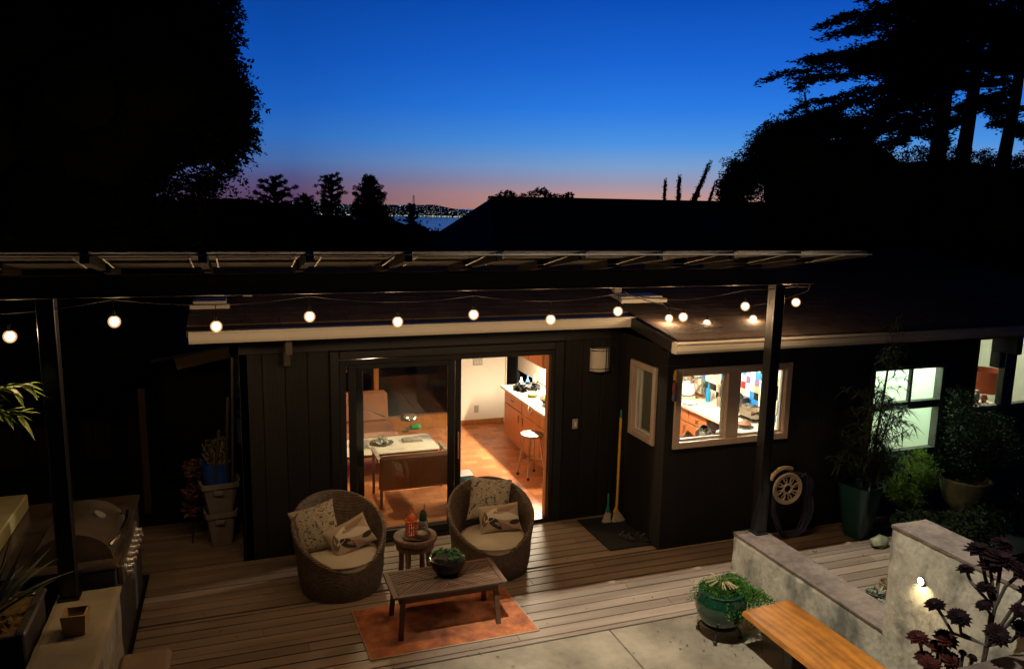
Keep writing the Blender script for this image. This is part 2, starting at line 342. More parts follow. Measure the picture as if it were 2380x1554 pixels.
# ================================================================== HOUSE
H = thing('house', 'dark low house with sliding door, white gutters and lit windows', 'house', (4, 9, 0))
YD, YW, XC = 8.1, 7.0, 4.34
def siding(b, x0, x1, y, z0, z1, pw=.2, th=.1):
    x = x0
    while x < x1-.001:
        xe = min(x1, x+pw); b.rbox(x+.002, xe-.002, y, y+th, z0, z1, .005); x = xe
b = B(); siding(b, 0, .90, YD, -.1, 2.22, .225); b.box(0, .9, YD+.02, YD+.14, -.1, 2.4); siding(b, 3.62, XC, YD, -.1, 2.22, .24); b.box(3.62, 4.4, YD+.02, YD+.14, -.1, 2.4)
b.box(.90, 3.62, YD+.02, YD+.14, 2.13, 2.4)
x = 0
for (x0, x1) in ((-.0,.9),(3.62,XC)): pass
b.build('wall', blackwall, H, label='dark vertical plank wall beside the sliding door')
b = B()   # wing front wall with window holes
for (x0, x1, z0, z1) in ((XC,4.44,-.1,2.25),(4.44,5.97,-.1,1.16),(4.44,5.97,2.06,2.25),(5.97,7.16,-.1,2.25),(7.16,8.33,-.1,.80),(7.16,8.33,1.93,2.25),(8.33,8.82,-.1,2.25),(8.82,10.4,-.1,1.27),(10.4,12,-.1,2.25)):
    b.box(x0, x1, YW, YW+.12, z0, z1)
b.build('wall', blackwall, H, label='dark wall of the projecting wing')
b = B(); y0 = YW+.12
for (ya, yb, z0, z1) in ((y0,7.2,-.1,2.5),(7.2,7.78,-.1,1.14),(7.2,7.78,2.03,2.5),(7.78,YD+.02,-.1,2.5)): b.box(XC, XC+.1, ya, yb, z0, z1)
b.add([(XC,6.95,2.30),(XC,8.1,2.30),(XC,8.1,2.62),(XC,6.95,2.44)], [(0,1,2,3)]); b.build('wall', blackwall, H, label='short side wall with the narrow window')
b = B(); b.box(0,.1,YD+.14,12.3,-.1,2.5); b.box(-.0,.08,YD,YD+.02,-.1,2.22)
b.build('wall', blackwall, H, label='dark end wall')
# frieze boards, trim, rafter bracket
b = B(); b.box(.0, XC, YD-.035, YD-.002, 2.225, 2.45); b.box(XC-.02, 12, YW-.03, YW-.002, 2.20, 2.36); b.build('frieze_board', blacktrim, H)
b = B(); b.rbox(.90,1.0,YD-.03,YD+.06,.0,2.215); b.rbox(3.49,3.60,YD-.03,YD+.06,.0,2.215); b.rbox(1.002,3.488,YD-.028,YD+.06,2.12,2.213); b.build('door_casing', blacktrim, H)
b = B(); b.rbox(.43,.50,7.62,YD-.03,2.28,2.44); b.rbox(.43,.50,7.98,YD-.03,2.1,2.28); b.build('rafter_bracket', M('bracket_wood', (.05,.038,.028), .7), H)
b = B(); b.rbox(9.05,9.15,6.62,YW-.03,2.06,2.30); b.rbox(9.05,9.15,6.82,YW-.03,1.85,2.06); b.build('rafter_bracket', blacktrim, H)
# roof planes with shingle courses
zr = lambda y: 2.455+.13*(y-6.5)
b = B(); rr = random.Random(8)
def course(x0, x1, y, dy=.18):
    x = x0-rr.uniform(0,.2)
    while x < x1:
        xe = x+rr.choice((.25,.3,.35)); xa, xb = max(x,x0), min(xe,x1)
        if xb-xa > .02:
            h = rr.uniform(.0005,.002)
            b.add([(xa,y,zr(y)+h),(xb-.005,y,zr(y)+h),(xb-.005,y+dy+.03,zr(y+dy)+.004),(xa,y+dy+.03,zr(y+dy)+.004),(xa,y,zr(y)-.01),(xb-.005,y,zr(y)-.01)], [(0,1,2,3),(4,5,1,0)])
        x = xe
y = 6.56
while y < 11.2: course(4.17 if y < 7.5 else -.44, 12.2, y); y += .18
b.build('roof', shingle, H)
b = B()
def slab(x0, x1, y0, y1, t=.06, dz=-.012):
    b.add([(x0,y0,zr(y0)+dz),(x1,y0,zr(y0)+dz),(x1,y1,zr(y1)+dz),(x0,y1,zr(y1)+dz),(x0,y0,zr(y0)+dz-t),(x1,y0,zr(y0)+dz-t),(x1,y1,zr(y1)+dz-t),(x0,y1,zr(y1)+dz-t)], [(0,1,2,3),(7,6,5,4),(4,5,1,0),(5,6,2,1),(6,7,3,2),(7,4,0,3)])
slab(4.17,12.2,6.56,7.5); slab(-.44,12.2,7.501,11.4)
b.add([(-.44,11.4,zr(11.4)),(12.2,11.4,zr(11.4)),(12.2,16,2.3),(-.44,16,2.3)], [(0,1,2,3)]); b.build('roof_deck', blacktrim, H)
def gutter(x0, x1, y, z, h=.115, d=.11):
    b = B(); pr = [(0,h),(-d*.97,h),(-d,h-.004),(-d,h-.016),(-d*.93,h-.022),(-d*.90,.03),(-d*.82,.004),(-d*.78,0),(0,0)]
    k = len(pr); vs = [(x0,y+p,z+q) for p,q in pr]+[(x1,y+p,z+q) for p,q in pr]
    b.add(vs, [tuple(range(k)), tuple(range(k,2*k))[::-1]]+[(i,i+k,(i+1)%k+k,(i+1)%k) for i in range(k)])
    return b.build('gutter', whitepaint, H)
gutter(-.42, 4.30, 7.56, 2.455); gutter(4.12, 12.2, 6.6, 2.325)
b = B(); b.add([(4.12,6.60,2.33),(4.12,7.5,2.45),(4.12,7.5,2.57),(4.12,6.60,2.45),(4.16,6.60,2.33),(4.16,7.5,2.45),(4.16,7.5,2.57),(4.16,6.6,2.45)], [(0,1,2,3),(7,6,5,4),(3,2,6,7),(0,3,7,4),(1,0,4,5)]); b.build('rake_board', blacktrim, H)
for (x, y, hx) in ((.12,8.7,.10),(4.5,8.5,.10)):
    b = B(); b.rbox(x-hx/2, x+hx/2, y, y+.1, zr(y)-.02, zr(y)+.16, .01); b.build('roof_vent', M('vent_metal', (.42,.38,.33), .5), H)
for (x0, x1, y) in ((4.28,4.9,8.0),(-.44,-.06,8.22)):
    b = B(); b.rbox(x0, x1, y, y+.06, zr(y)-.02, zr(y)+.05, .008); b.rbox(x0+.03, x1-.03, y+.06, y+.4, zr(y+.1)-.02, zr(y+.4)+.02, .008); b.build('skylight', whitepaint, H)
# sliding door
b = B(); b.rbox(1.002,3.488,YD-.01,YD+.13,-.02,.045,.006); b.rbox(1.002,1.07,YD-.012,YD+.12,.046,2.115,.004); b.rbox(3.44,3.488,YD-.012,YD+.12,.046,2.115,.004); b.rbox(1.071,3.439,YD-.012,YD+.12,2.06,2.115,.004)
dr = b.build('sliding_door', blackpaint, H)
def leafpanel(x0, x1, y, st=.08):
    b = B(); b.rbox(x0,x0+st,y,y+.045,.05,2.055,.004); b.rbox(x1-st,x1,y,y+.045,.05,2.055,.004); b.rbox(x0+st+.001,x1-st-.001,y,y+.045,.05,.13,.004); b.rbox(x0+st+.001,x1-st-.001,y,y+.045,2.0,2.055,.004)
    b.build('door_frame', blackpaint, dr)
    b = B(); b.box(x0+st,x1-st,y+.018,y+.024,.13,2.0); b.build('door_pane', GLASS, dr)
leafpanel(1.10, 2.285, YD+.01); leafpanel(1.19, 2.375, YD+.075, .075)
b = B(); b.rbox(2.325,2.345,YD+.045,YD+.07,.88,1.2,.006); b.build('door_handle', M('worn_brass', (.5,.36,.24), .35, .8), dr)
b = B(); b.rbox(3.425,3.438,YD+.03,YD+.12,.05,2.05,.003); b.build('door_jamb', orangetrim, dr)
# windows
def window(x0, x1, z0, z1, mull=(), rails=(), y=YW, fr=.075, fm=None, inner=True, lab=None):
    fm = fm or M('window_frame_paint', (.52,.40,.31), .5, var=.15, scale=5, bump=.1)
    b = B(); ya, yb = y-.03, y+.07
    b.rbox(x0,x0+fr,ya,yb,z0,z1,.006); b.rbox(x1-fr,x1,ya,yb,z0,z1,.006); b.rbox(x0+fr+.001,x1-fr-.001,ya,yb,z0,z0+fr,.006); b.rbox(x0+fr+.001,x1-fr-.001,ya,yb,z1-fr,z1,.006)
    for (m, mw_) in mull: b.rbox(m-mw_/2,m+mw_/2,ya+.004,yb,z0+fr+.001,z1-fr-.001,.006)
    for (m, mw_) in rails: b.rbox(x0+fr+.001,x1-fr-.001,ya+.006,yb,m-mw_/2,m+mw_/2,.006)
    wf = b.build('window', fm, H, label=lab)
    xs_ = [x0+fr]+[v for m, mw_ in mull for v in (m-mw_/2, m+mw_/2)]+[x1-fr]
    for i in range(0, len(xs_), 2):
        a, c_ = xs_[i], xs_[i+1]
        if inner:
            b = B(); g = .022; b.box(a,a+g,y+.03,y+.065,z0+fr,z1-fr); b.box(c_-g,c_,y+.03,y+.065,z0+fr,z1-fr); b.box(a+g,c_-g,y+.03,y+.065,z0+fr,z0+fr+g); b.box(a+g,c_-g,y+.03,y+.065,z1-fr-g,z1-fr); b.build('sash', ceramic_w, wf)
        b = B(); b.box(a,c_,y+.045,y+.049,z0+fr,z1-fr); b.build('pane', GLASS, wf)
    return wf
window(4.44,5.97,1.16,2.06,mull=((5.19,.17),),lab='wide kitchen window with two lit panes')
darkfr = M('grey_green_frame', (.075,.075,.06), .6, var=.3, scale=6)
wg = window(7.16,8.33,.80,1.93,rails=((1.42,.095),),mull=(),fm=darkfr,fr=.05,inner=False,lab='dim framed window glowing pale green behind the plants')
b = B(); b.rbox(7.775,7.81,YW-.02,YW+.03,1.469,1.879,.004); b.build('mullion', darkfr, wg)
window(8.82,10.4,1.27,2.25,mull=((9.46,.20),),fm=darkfr,fr=.05,inner=False,lab='window at the far right end showing an orange lampshade')
# narrow window in the short side wall (faces -x)
b = B(); fr = .07; X0 = XC-.03; b.rbox(X0,XC+.07,7.2,7.2+fr,1.14,2.03,.006); b.rbox(X0,XC+.07,7.78-fr,7.78,1.14,2.03,.006); b.rbox(X0,XC+.07,7.2+fr+.001,7.78-fr-.001,1.14,1.14+fr,.006); b.rbox(X0,XC+.07,7.2+fr+.001,7.78-fr-.001,2.03-fr,2.03,.006)
wf = b.build('window', MATS['window_frame_paint'], H, label='tall narrow window with tan frame')
b = B(); b.box(XC+.03,XC+.065,7.27,7.29,1.21,1.96); b.box(XC+.03,XC+.065,7.69,7.71,1.21,1.96); b.box(XC+.03,XC+.065,7.29,7.69,1.21,1.23); b.box(XC+.03,XC+.065,7.29,7.69,1.94,1.96); b.box(XC+.035,XC+.06,7.61,7.635,1.23,1.94); b.build('sash', ceramic_w, wf)
b = B(); b.box(XC+.045,XC+.049,7.27,7.71,1.21,1.96); b.build('pane', GLASS, wf)
sc_ = bpy.data.materials.new('insect_mesh'); sc_.use_nodes = True; n, l = sc_.node_tree.nodes, sc_.node_tree.links; mx_ = n.new('ShaderNodeMixShader'); t_ = n.new('ShaderNodeBsdfTransparent'); mx_.inputs[0].default_value = .93; n['Principled BSDF'].inputs['Base Color'].default_value = (.16,.155,.12,1); n['Principled BSDF'].inputs['Roughness'].default_value = .9
l.new(t_.outputs[0], mx_.inputs[1]); l.new(n['Principled BSDF'].outputs[0], mx_.inputs[2]); l.new(mx_.outputs[0], n['Material Output'].inputs[0])
b = B(); b.box(XC+.070,XC+.072,7.27,7.71,1.21,1.96); b.build('insect_screen', sc_, wf)
# interior shell
parq = M('parquet', (.46,.17,.055), .35, col2=(.34,.12,.04), scale=1, bump=0, spec=.5)
n, l = parq.node_tree.nodes, parq.node_tree.links
br = n.new('ShaderNodeTexBrick'); br.offset = .5; br.inputs['Scale'].default_value = 1; br.inputs['Brick Width'].default_value = .21; br.inputs['Row Height'].default_value = .13; br.inputs['Mortar Size'].default_value = .003
br.inputs['Color1'].default_value = (.60,.225,.085,1); br.inputs['Color2'].default_value = (.32,.10,.033,1); br.inputs['Mortar'].default_value = (.18,.07,.025,1); br.inputs['Bias'].default_value = -.1
l.new(n['Texture Coordinate'].outputs['Object'], br.inputs[0]); l.new(br.outputs[0], n['Principled BSDF'].inputs['Base Color'])
b = B(); b.box(.1,7.0,8.23,12.4,-.1,.03); b.box(4.44,7.0,7.12,8.229,-.1,.03); b.box(7.05,12,7.12,10,-.1,.03); b.build('interior_floor', parq, H)
b = B(); b.box(.1,7.0,8.22,12.4,2.40,2.44); b.box(4.44,7.0,7.12,8.219,2.40,2.44); b.box(7.05,12,7.12,10,2.40,2.44); b.build('ceiling', white, H)
b = B(); b.box(3.42,4.36,12.25,12.35,.03,2.4); b.box(4.62,4.72,9.25,12.35,.93,2.4); b.box(4.36,4.62,12.25,12.35,2.05,2.4); b.box(4.34,4.358,12.2,12.25,.03,2.05); b.build('partition', white, H)
b = B(); b.rbox(3.42,4.33,12.235,12.249,.03,.12); b.build('baseboard', orangetrim, H)
b = B(); b.box(4.36,4.62,13,13.05,0,2.1); b.box(4.3,4.36,12.4,13,0,2.1); b.box(4.62,4.68,12.4,13,0,2.1); b.build('hallway', M('hall_dark', (.02,.02,.02), .8), H)
# far picture windows of the living room
b = B(); b.rbox(.1,3.42,12.25,12.37,.03,.26,.004); b.rbox(.1,3.42,12.25,12.37,2.2,2.4,.004)
for (x0, x1) in ((.1,.2),(2.07,2.15),(3.34,3.42)): b.rbox(x0,x1,12.24,12.37,.261,2.199,.004)
pw = b.build('window', orangetrim, H, label='far picture windows in orange wood frames')
b = B(); b.box(.2,3.34,12.30,12.305,.26,2.2); b.build('pane', GLASS, pw)
# side rooms behind the two right-hand windows
mint = M('pale_green_wall', (.66,.74,.62), .8, var=.05, scale=3, bump=.03)
b = B(); b.box(7.0,7.05,7.12,9.8,.03,2.4); b.box(7.05,8.55,9.0,9.05,.03,2.4); b.box(8.55,8.62,7.12,9.05,.03,2.4); b.box(8.62,12,9.6,9.65,.03,2.4); b.box(11.9,12,7.12,9.6,.03,2.4); b.build('bedroom_wall', mint, H)
b = B()
for i, x in enumerate((7.3,7.52,7.74,8.24)): b.rbox(x, x+.17, 8.93, 8.99, .3, 2.2, .01)
b.build('closet_panel', M('panel_white', (.52,.62,.52), .6), H)
# kitchen tile wall (coloured square tiles)
b = B(); rr = random.Random(21); tm = [M('tile_white',(.78,.72,.60),.2,var=.05,bump=0), M('tile_blue',(.03,.18,.48),.2,var=.1,bump=0), M('tile_black',(.012,.012,.012),.2,bump=0), M('tile_red',(.35,.02,.03),.2,bump=0), M('tile_tan',(.55,.32,.18),.2,bump=0), M('tile_purple',(.16,.10,.2),.2,bump=0), M('tile_green',(.05,.25,.22),.2,bump=0), M('tile_cream',(.70,.62,.45),.2,bump=0)]
ts = .10; y = 7.15; z = .93
while z < 2.35:
    y = 7.15
    while y < 11.0:
        b.cur = rr.choices(range(8), [8,2.6,2.4,.8,2.2,1,1,5])[0]; b.rbox(6.845,6.856,y+.002,y+ts-.002,z+.002,z+ts-.002,.002); y += ts
    z += ts
bs = b.build('backsplash', tm, H)
b = B(); b.box(6.857,6.99,7.12,12.3,.03,2.4); b.box(4.72,6.857,11.0,11.1,.03,2.4); b.build('kitchen_wall', white, H)

# neighbouring house beyond
NH = thing('neighbour_house', 'black silhouette of a neighbouring roof with a level ridge behind the pergola', 'house', (13, 24, -.3))
b = B(); b.box(8.2,23,21.5,27,-.4,2.4); b.build('wall', blackwall, NH)
b = B(); zt = 4.03; za = 2.3
b.add([(7.95,24,zt),(23,24,zt+.03),(23,19.5,za),(6.6,19.5,za),(6.6,28.5,za),(23,28.5,za)], [(0,3,2,1),(0,1,5,4),(0,4,3),(1,2,5),(3,4,5,2)])
b.add([(7.85,23.9,zt+.0),(23,23.9,zt+.03),(23,24.1,zt+.03),(7.85,24.1,zt),(7.85,23.9,zt+.05),(23,23.9,zt+.08),(23,24.1,zt+.08),(7.85,24.1,zt+.05)], [(4,5,6,7),(0,1,5,4),(2,3,7,6),(3,0,4,7)])
b.build('roof', M('neighbour_roof', (.012,.010,.009), .95, bump=.2), NH)

# ================================================================== PERGOLA
PG = thing('pergola', 'black painted pergola with translucent roof panels over the deck', 'pergola', (2, 6.3, 0))
b = B(); b.rbox(-3.4,5.50,6.22,6.34,3.05,3.20,.008); b.rbox(-3.4,5.50,6.215,6.345,3.04,3.052,.002); b.build('beam', beamwood, PG)
for k in range(14):
    x = -3.0+k*.70 if k < 12 else None
    if x is None or x > 5.5: continue
    b = B(); b.bar((x,6.95,3.165),(x,5.54,3.378),.055,.075,(0,0,1)); b.build('rafter', M('rafter_paint', (.008,.006,.005), .95, spec=.05), PG)
b = B(); b.bar((5.44,6.95,3.16),(5.44,5.50,3.39),.03,.05); b.build('rafter', MATS['rafter_paint'], PG)
b = B(); b.bar((-3.4,5.47,3.405),(5.46,5.47,3.385),.014,.010); b.build('fascia', M('aluminium_edge', (.38,.33,.27), .35, .4), PG)
pm = M('frosted_roof_sheet', (.036,.031,.025), .75, var=.5, scale=3, bump=.05, spec=.1)
for k in range(-1, 12):
    x0 = -3.0+k*.70
    if x0+.03 > 5.2: continue
    b = B(); xa, xb = x0+.026, min(x0+.674, 5.43); b.add([(xa,6.95,3.20),(xb,6.95,3.20),(xb,5.49,3.415),(xa,5.49,3.415),(xa,6.95,3.206),(xb,6.95,3.206),(xb,5.49,3.421),(xa,5.49,3.421)], [(3,2,1,0),(4,5,6,7),(0,1,5,4),(2,3,7,6)])
    pn = b.build('roof_panel', pm, PG)
    xc_, xd_ = xa+.06, xb-.06; b = B(); b.bar((xc_,6.14,3.262),(xd_,6.14,3.262),.008,.009); b.bar((xc_,6.14,3.262),(xc_,5.62,3.372),.009,.005); b.bar((xd_,6.14,3.262),(xd_,5.62,3.372),.009,.005); b.bar((xc_,5.62,3.372),(xd_,5.62,3.372),.006,.006); b.build('panel_trim', M('panel_edge', (.22,.19,.145), .7, 0), pn)
for (x, z0) in ((5.095,.412),(-1.285,.732)):
    b = B(); b.rbox(x-.05,x+.05,6.23,6.33,z0+.02,3.04,.005); b.rbox(x-.058,x-.050,6.222,6.338,z0+.02,3.04,.002); b.rbox(x+.050,x+.058,6.222,6.338,z0+.02,3.04,.002); po = b.build('post', blackpaint, PG)
    b = B(); b.rbox(x-.075,x+.075,6.205,6.355,z0-.0,z0+.018,.003); b.build('post_base', blackpaint, po)

# ================================================================== STRING LIGHTS
ST = thing('string_light', 'string of round glowing bulbs looped under the pergola beam', 'string lights', (2, 6.25, 3))
bulbsA = [(-1.52,6.25,2.775),(-.85,6.25,2.86),(-.15,6.25,2.80),(.55,6.25,2.855),(1.26,6.25,2.79),(1.92,6.25,2.83),(2.64,6.25,2.765),(3.31,6.25,2.82),(4.01,6.25,2.745),(4.71,6.25,2.83),(5.32,6.25,2.855)]
bulbsB = [(4.38,7.1,2.60),(4.86,7.1,2.53),(5.47,7.1,2.56)]
b = B()
def cord(pts, sag=.03):
    out = []
    for i in range(len(pts)-1):
        p, q = Vector(pts[i]), Vector(pts[i+1])
        for k in range(8): t = k/8; out.append(p.lerp(q, t)-Vector((0,0,sag*4*t*(1-t))))
    out.append(Vector(pts[-1])); b.tube(out, .0045, 5)
cord([(x,y,z+.165) for x,y,z in bulbsA]+[(5.48,6.25,3.02)], .012)
cord([(3.36,6.25,3.0),(4.30,7.1,2.76),(4.38,7.1,2.72),(4.86,7.1,2.67),(5.47,7.1,2.71),(5.75,6.6,2.92),(5.48,6.25,3.03)], .02)
cord([(-2.4,6.25,3.03),(-1.52,6.25,2.94)], .03)
b.build('cord', M('black_rubber', (.012,.010,.009), .85, bump=0, spec=.1), ST)
bulbmat = bpy.data.materials.new('glowing_halo_bulb'); bulbmat.use_nodes = True; n, l = bulbmat.node_tree.nodes, bulbmat.node_tree.links; n.remove(n['Principled BSDF'])
e_ = n.new('ShaderNodeEmission'); e_.inputs[0].default_value = (1,.55,.22,1); e_.inputs[1].default_value = .42; t_ = n.new('ShaderNodeBsdfTransparent'); a_ = n.new('ShaderNodeAddShader'); l.new(e_.outputs[0], a_.inputs[0]); l.new(t_.outputs[0], a_.inputs[1]); l.new(a_.outputs[0], n['Material Output'].inputs[0])  # warm shell glow imitates a halo around the bright core
corem = bulbmat.copy(); corem.name = 'bulb_core_glow'; ce_ = [q for q in corem.node_tree.nodes if q.type == 'EMISSION'][0]; ce_.inputs[0].default_value = (1,.84,.55,1); ce_.inputs[1].default_value = 2.2
bm_, sm_ = None, M('socket_black', (.008,.007,.006), .9, bump=0, spec=.05)
for i, p in enumerate(bulbsA+bulbsB):
    if bm_ is None:
        OFF['_bulb'] = Vector((0,0,0)); b = B(); b.lathe([(max(.0005,.044*sin(pi*i_/14)), (-.047 if i_ < 7 else -.044)*cos(pi*i_/14)) for i_ in range(15)], (0,0,0), 22); bm_ = b.build('bulb', bulbmat, ST, True)
        bm_.data.transform(Matrix.Translation(OFF[ST.name]))
        b = B(); b.tube([(0,0,.040),(0,0,.085)], [.013,.010], 10); b.tube([(0,0,.085),(0,0,.165)], .0035, 6); fg_ = B(); fg_.lathe([(max(.0005,.031*sin(pi*i_/12)), -.033*cos(pi*i_/12)) for i_ in range(13)], (0,0,0), 18); fo = fg_.build('filament_glow', corem, bm_, True); fo.data.transform(Matrix.Translation(OFF[ST.name])); so = b.build('socket', sm_, bm_, True); so.data.transform(Matrix.Translation(OFF[ST.name])); o = bm_
    else: o = copy_tree(bm_, ST)
    o.location = Vector(p)-OFF[ST.name]
    lamp('bulb_light', 'POINT', p, (15.5,14.2,16.4,14.8)[i%4]*(.62 if i < 2 else .85 if i == 2 else 1), (1,.64,.33), .03)

# ================================================================== GARDEN WALLS
def roughbox(b, x0, x1, y0, y1, z0, z1, step=.05, amp=.006, rad=.012):
    """hand-plastered block: gridded faces pushed in and out by noise, softened edges"""
    def face(o, u, v, nu, nv, flip):
        vs = []
        for i in range(nu+1):
            for j in range(nv+1): vs.append(Vector(o)+Vector(u)*(i/nu)+Vector(v)*(j/nv))
        fs = [(i*(nv+1)+j, (i+1)*(nv+1)+j, (i+1)*(nv+1)+j+1, i*(nv+1)+j+1) for i in range(nu) for j in range(nv)]
        if flip: fs = [f[::-1] for f in fs]
        out = []
        c = Vector(((x0+x1)/2,(y0+y1)/2,(z0+z1)/2))
        for p in vs:
            q = p.copy()
            for ax, (a, e) in enumerate(((x0,x1),(y0,y1),(z0,z1))):
                near = sum(1 for a2, (l_, h_) in enumerate(((x0,x1),(y0,y1),(z0,z1))) if min(abs(p[a2]-l_), abs(p[a2]-h_)) < 1e-6)
                if near > 1 and min(abs(p[ax]-a), abs(p[ax]-e)) < 1e-6: q[ax] += rad*(1 if abs(p[ax]-a) < 1e-6 else -1)*.5
            d = noise.noise_vector(p*5)*amp+noise.noise_vector(p*17)*amp*.5; out.append(q+d)
        b.add(out, fs)
    X, Y, Z = x1-x0, y1-y0, z1-z0; k = lambda L_: max(1, int(round(L_/step)))
    face((x0,y0,z0),(X,0,0),(0,0,Z),k(X),k(Z),False); face((x0,y1,z0),(X,0,0),(0,0,Z),k(X),k(Z),True)
    face((x0,y0,z0),(0,Y,0),(0,0,Z),k(Y),k(Z),True); face((x1,y0,z0),(0,Y,0),(0,0,Z),k(Y),k(Z),False)
    face((x0,y0,z1),(X,0,0),(0,Y,0),k(X),k(Y),False)
b = B(); roughbox(b, 4.86,5.20,4.36,6.385,-.1,.385); lw = thing('low_wall', 'low plastered garden wall carrying the right pergola post', 'wall', (5.03,5.4,0)); b.build('wall_body', plaster, lw)
b = B(); roughbox(b, 4.85,5.21,4.37,6.395,.38,.411,.04,.004); b.build('wall_cap', capmat, lw, True)
tw = thing('tall_wall', 'tall plastered garden wall with a round step light', 'wall', (5.0,3.2,0))
b = B(); roughbox(b, 4.84,5.19,1.8,4.375,-.1,1.30,.06,.008); b.build('wall_body', plaster, tw, True); b = B(); roughbox(b, 4.832,5.198,1.8,4.385,1.29,1.325,.04,.005); b.build('wall_cap', capmat, tw, True)
sl = thing('step_light', 'small round lit lamp set into the tall wall', 'light', (4.835,4.05,1.0))
b = B(); b.lathe([(.036,0),(.036,.012),(.030,.016)], (0,0,0), 20); b.xform(Matrix.Translation((4.84,4.05,1.0)) @ Matrix.Rotation(-pi/2, 4, 'Y')); b.build('lamp_ring', steel, sl)
b = B(); b.lathe([(.027,.017),(.02,.024),(.005,.027)], (0,0,0), 16); b.xform(Matrix.Translation((4.84,4.05,1.0)) @ Matrix.Rotation(-pi/2, 4, 'Y')); b.build('lens', M('lens_glow', (1,.9,.6), emit=(1,.88,.6), es=25, bump=0), sl)
b = B(); b.lathe([(.04,0),(.042,.02),(.0402,.03)], (0,0,0), 16, cap=False); b.xform(Matrix.Translation((4.838,4.05,1.012)) @ Matrix.Rotation(-pi/2, 4, 'Y'))
lamp('step_light_glow', 'SPOT', (4.79,4.045,1.0), 7, (1,.85,.5), .015, (4.87,4.0,.72), radians(120), .9)
LW = thing('left_wall', 'low concrete wall under the left pergola post, tan pot on top', 'wall', (-1.16,5.2,0))
b = B(); roughbox(b, -1.37,-.95,3.4,6.36,-.1,.70); b.build('wall_body', plaster, LW)
b = B(); roughbox(b, -1.385,-.935,3.4,6.375,.695,.731,.04,.004); b.build('wall_cap', M('pale_cap', (.36,.30,.19), .8, col2=(.22,.18,.12), scale=2, bump=.25), LW)

n, l = benchwood.node_tree.nodes, benchwood.node_tree.links
wv = n.new('ShaderNodeTexWave'); wv.bands_direction = 'X'; wv.inputs['Scale'].default_value = 2.4; wv.inputs['Distortion'].default_value = 16; wv.inputs['Detail'].default_value = 4; wv.inputs['Detail Scale'].default_value = .7
mp = n.new('ShaderNodeMapping'); mp.inputs['Scale'].default_value = (1.6,.35,1); l.new(n['Texture Coordinate'].outputs['Object'], mp.inputs[0]); l.new(mp.outputs[0], wv.inputs[0])
mm = n.new('ShaderNodeMix'); mm.data_type = 'RGBA'; mm.blend_type = 'MULTIPLY'; mm.inputs[0].default_value = .6; r2 = n.new('ShaderNodeMapRange'); r2.inputs[3].default_value = .5; l.new(wv.outputs[1], r2.inputs[0])
src = n['Principled BSDF'].inputs['Base Color'].links[0].from_socket; l.new(src, mm.inputs[6]); l.new(r2.outputs[0], mm.inputs[7]); l.new(mm.outputs[2], n['Principled BSDF'].inputs['Base Color']); speckle(benchwood, 6, .5)
# ================================================================== BENCH
bn = thing('bench', 'bright orange live edge plank bench beside the low wall', 'bench', (4.3,4,0))
b = B(); k = 26; vs = []
for i in range(k+1):
    y = 5.06-2.7*i/k; e = .022*noise.noise((y*1.7,0,0))+.008*noise.noise((y*7,3,0)); x0, x1 = 4.0+e, 4.53+.012*noise.noise((y*1.3,9,0))
    for (x, z) in ((x0+.02,.30),(x0-.008,.325),(x0+.012,.355),(x1,.357),(x1+.004,.33),(x1-.01,.30)): vs.append((x, y+(.035*(x-4.0)/.5 if i == 0 else 0), z))
fs = [(0,1,2,3,4,5)]
for i in range(k):
    for j in range(6): fs.append((i*6+j, (i+1)*6+j, (i+1)*6+(j+1)%6, i*6+(j+1)%6))
fs.append(tuple(k*6+j for j in range(6))[::-1]); b.add(vs, fs); b.build('seat', benchwood, bn)
for y in (4.6, 2.7):
    b = B(); b.rbox(4.12,4.42,y-.05,y+.05,-.004,.299,.008); b.build('leg', M('leg_steel', (.03,.025,.02), .5), bn)

# ================================================================== EGG CHAIRS
wick = M('brown_wicker', (.20,.135,.085), .7, col2=(.09,.06,.04), scale=26, bump=0, isl=0)
n, l = wick.node_tree.nodes, wick.node_tree.links   # woven strands: waves in colour and bump
wv = n.new('ShaderNodeTexWave'); wv.bands_direction = 'Z'; wv.inputs['Scale'].default_value = 22; wv.inputs['Distortion'].default_value = 2.2; wv.inputs['Detail Scale'].default_value = 3; l.new(n['Texture Coordinate'].outputs['Object'], wv.inputs[0])
bp = n.new('ShaderNodeBump'); bp.inputs['Strength'].default_value = .9; bp.inputs['Distance'].default_value = .008; l.new(wv.outputs[1], bp.inputs['Height']); l.new(bp.outputs[0], n['Principled BSDF'].inputs['Normal'])
mm = n.new('ShaderNodeMix'); mm.data_type = 'RGBA'; mm.blend_type = 'MULTIPLY'; mm.inputs[0].default_value = .35; l.new(n['Color Ramp'].outputs[0], mm.inputs[6]); l.new(wv.outputs[1], mm.inputs[7]); l.new(mm.outputs[2], n['Principled BSDF'].inputs['Base Color'])
cush = M('cream_cushion', (.54,.46,.34), .9, var=.12, scale=5, bump=.2, bscale=180)
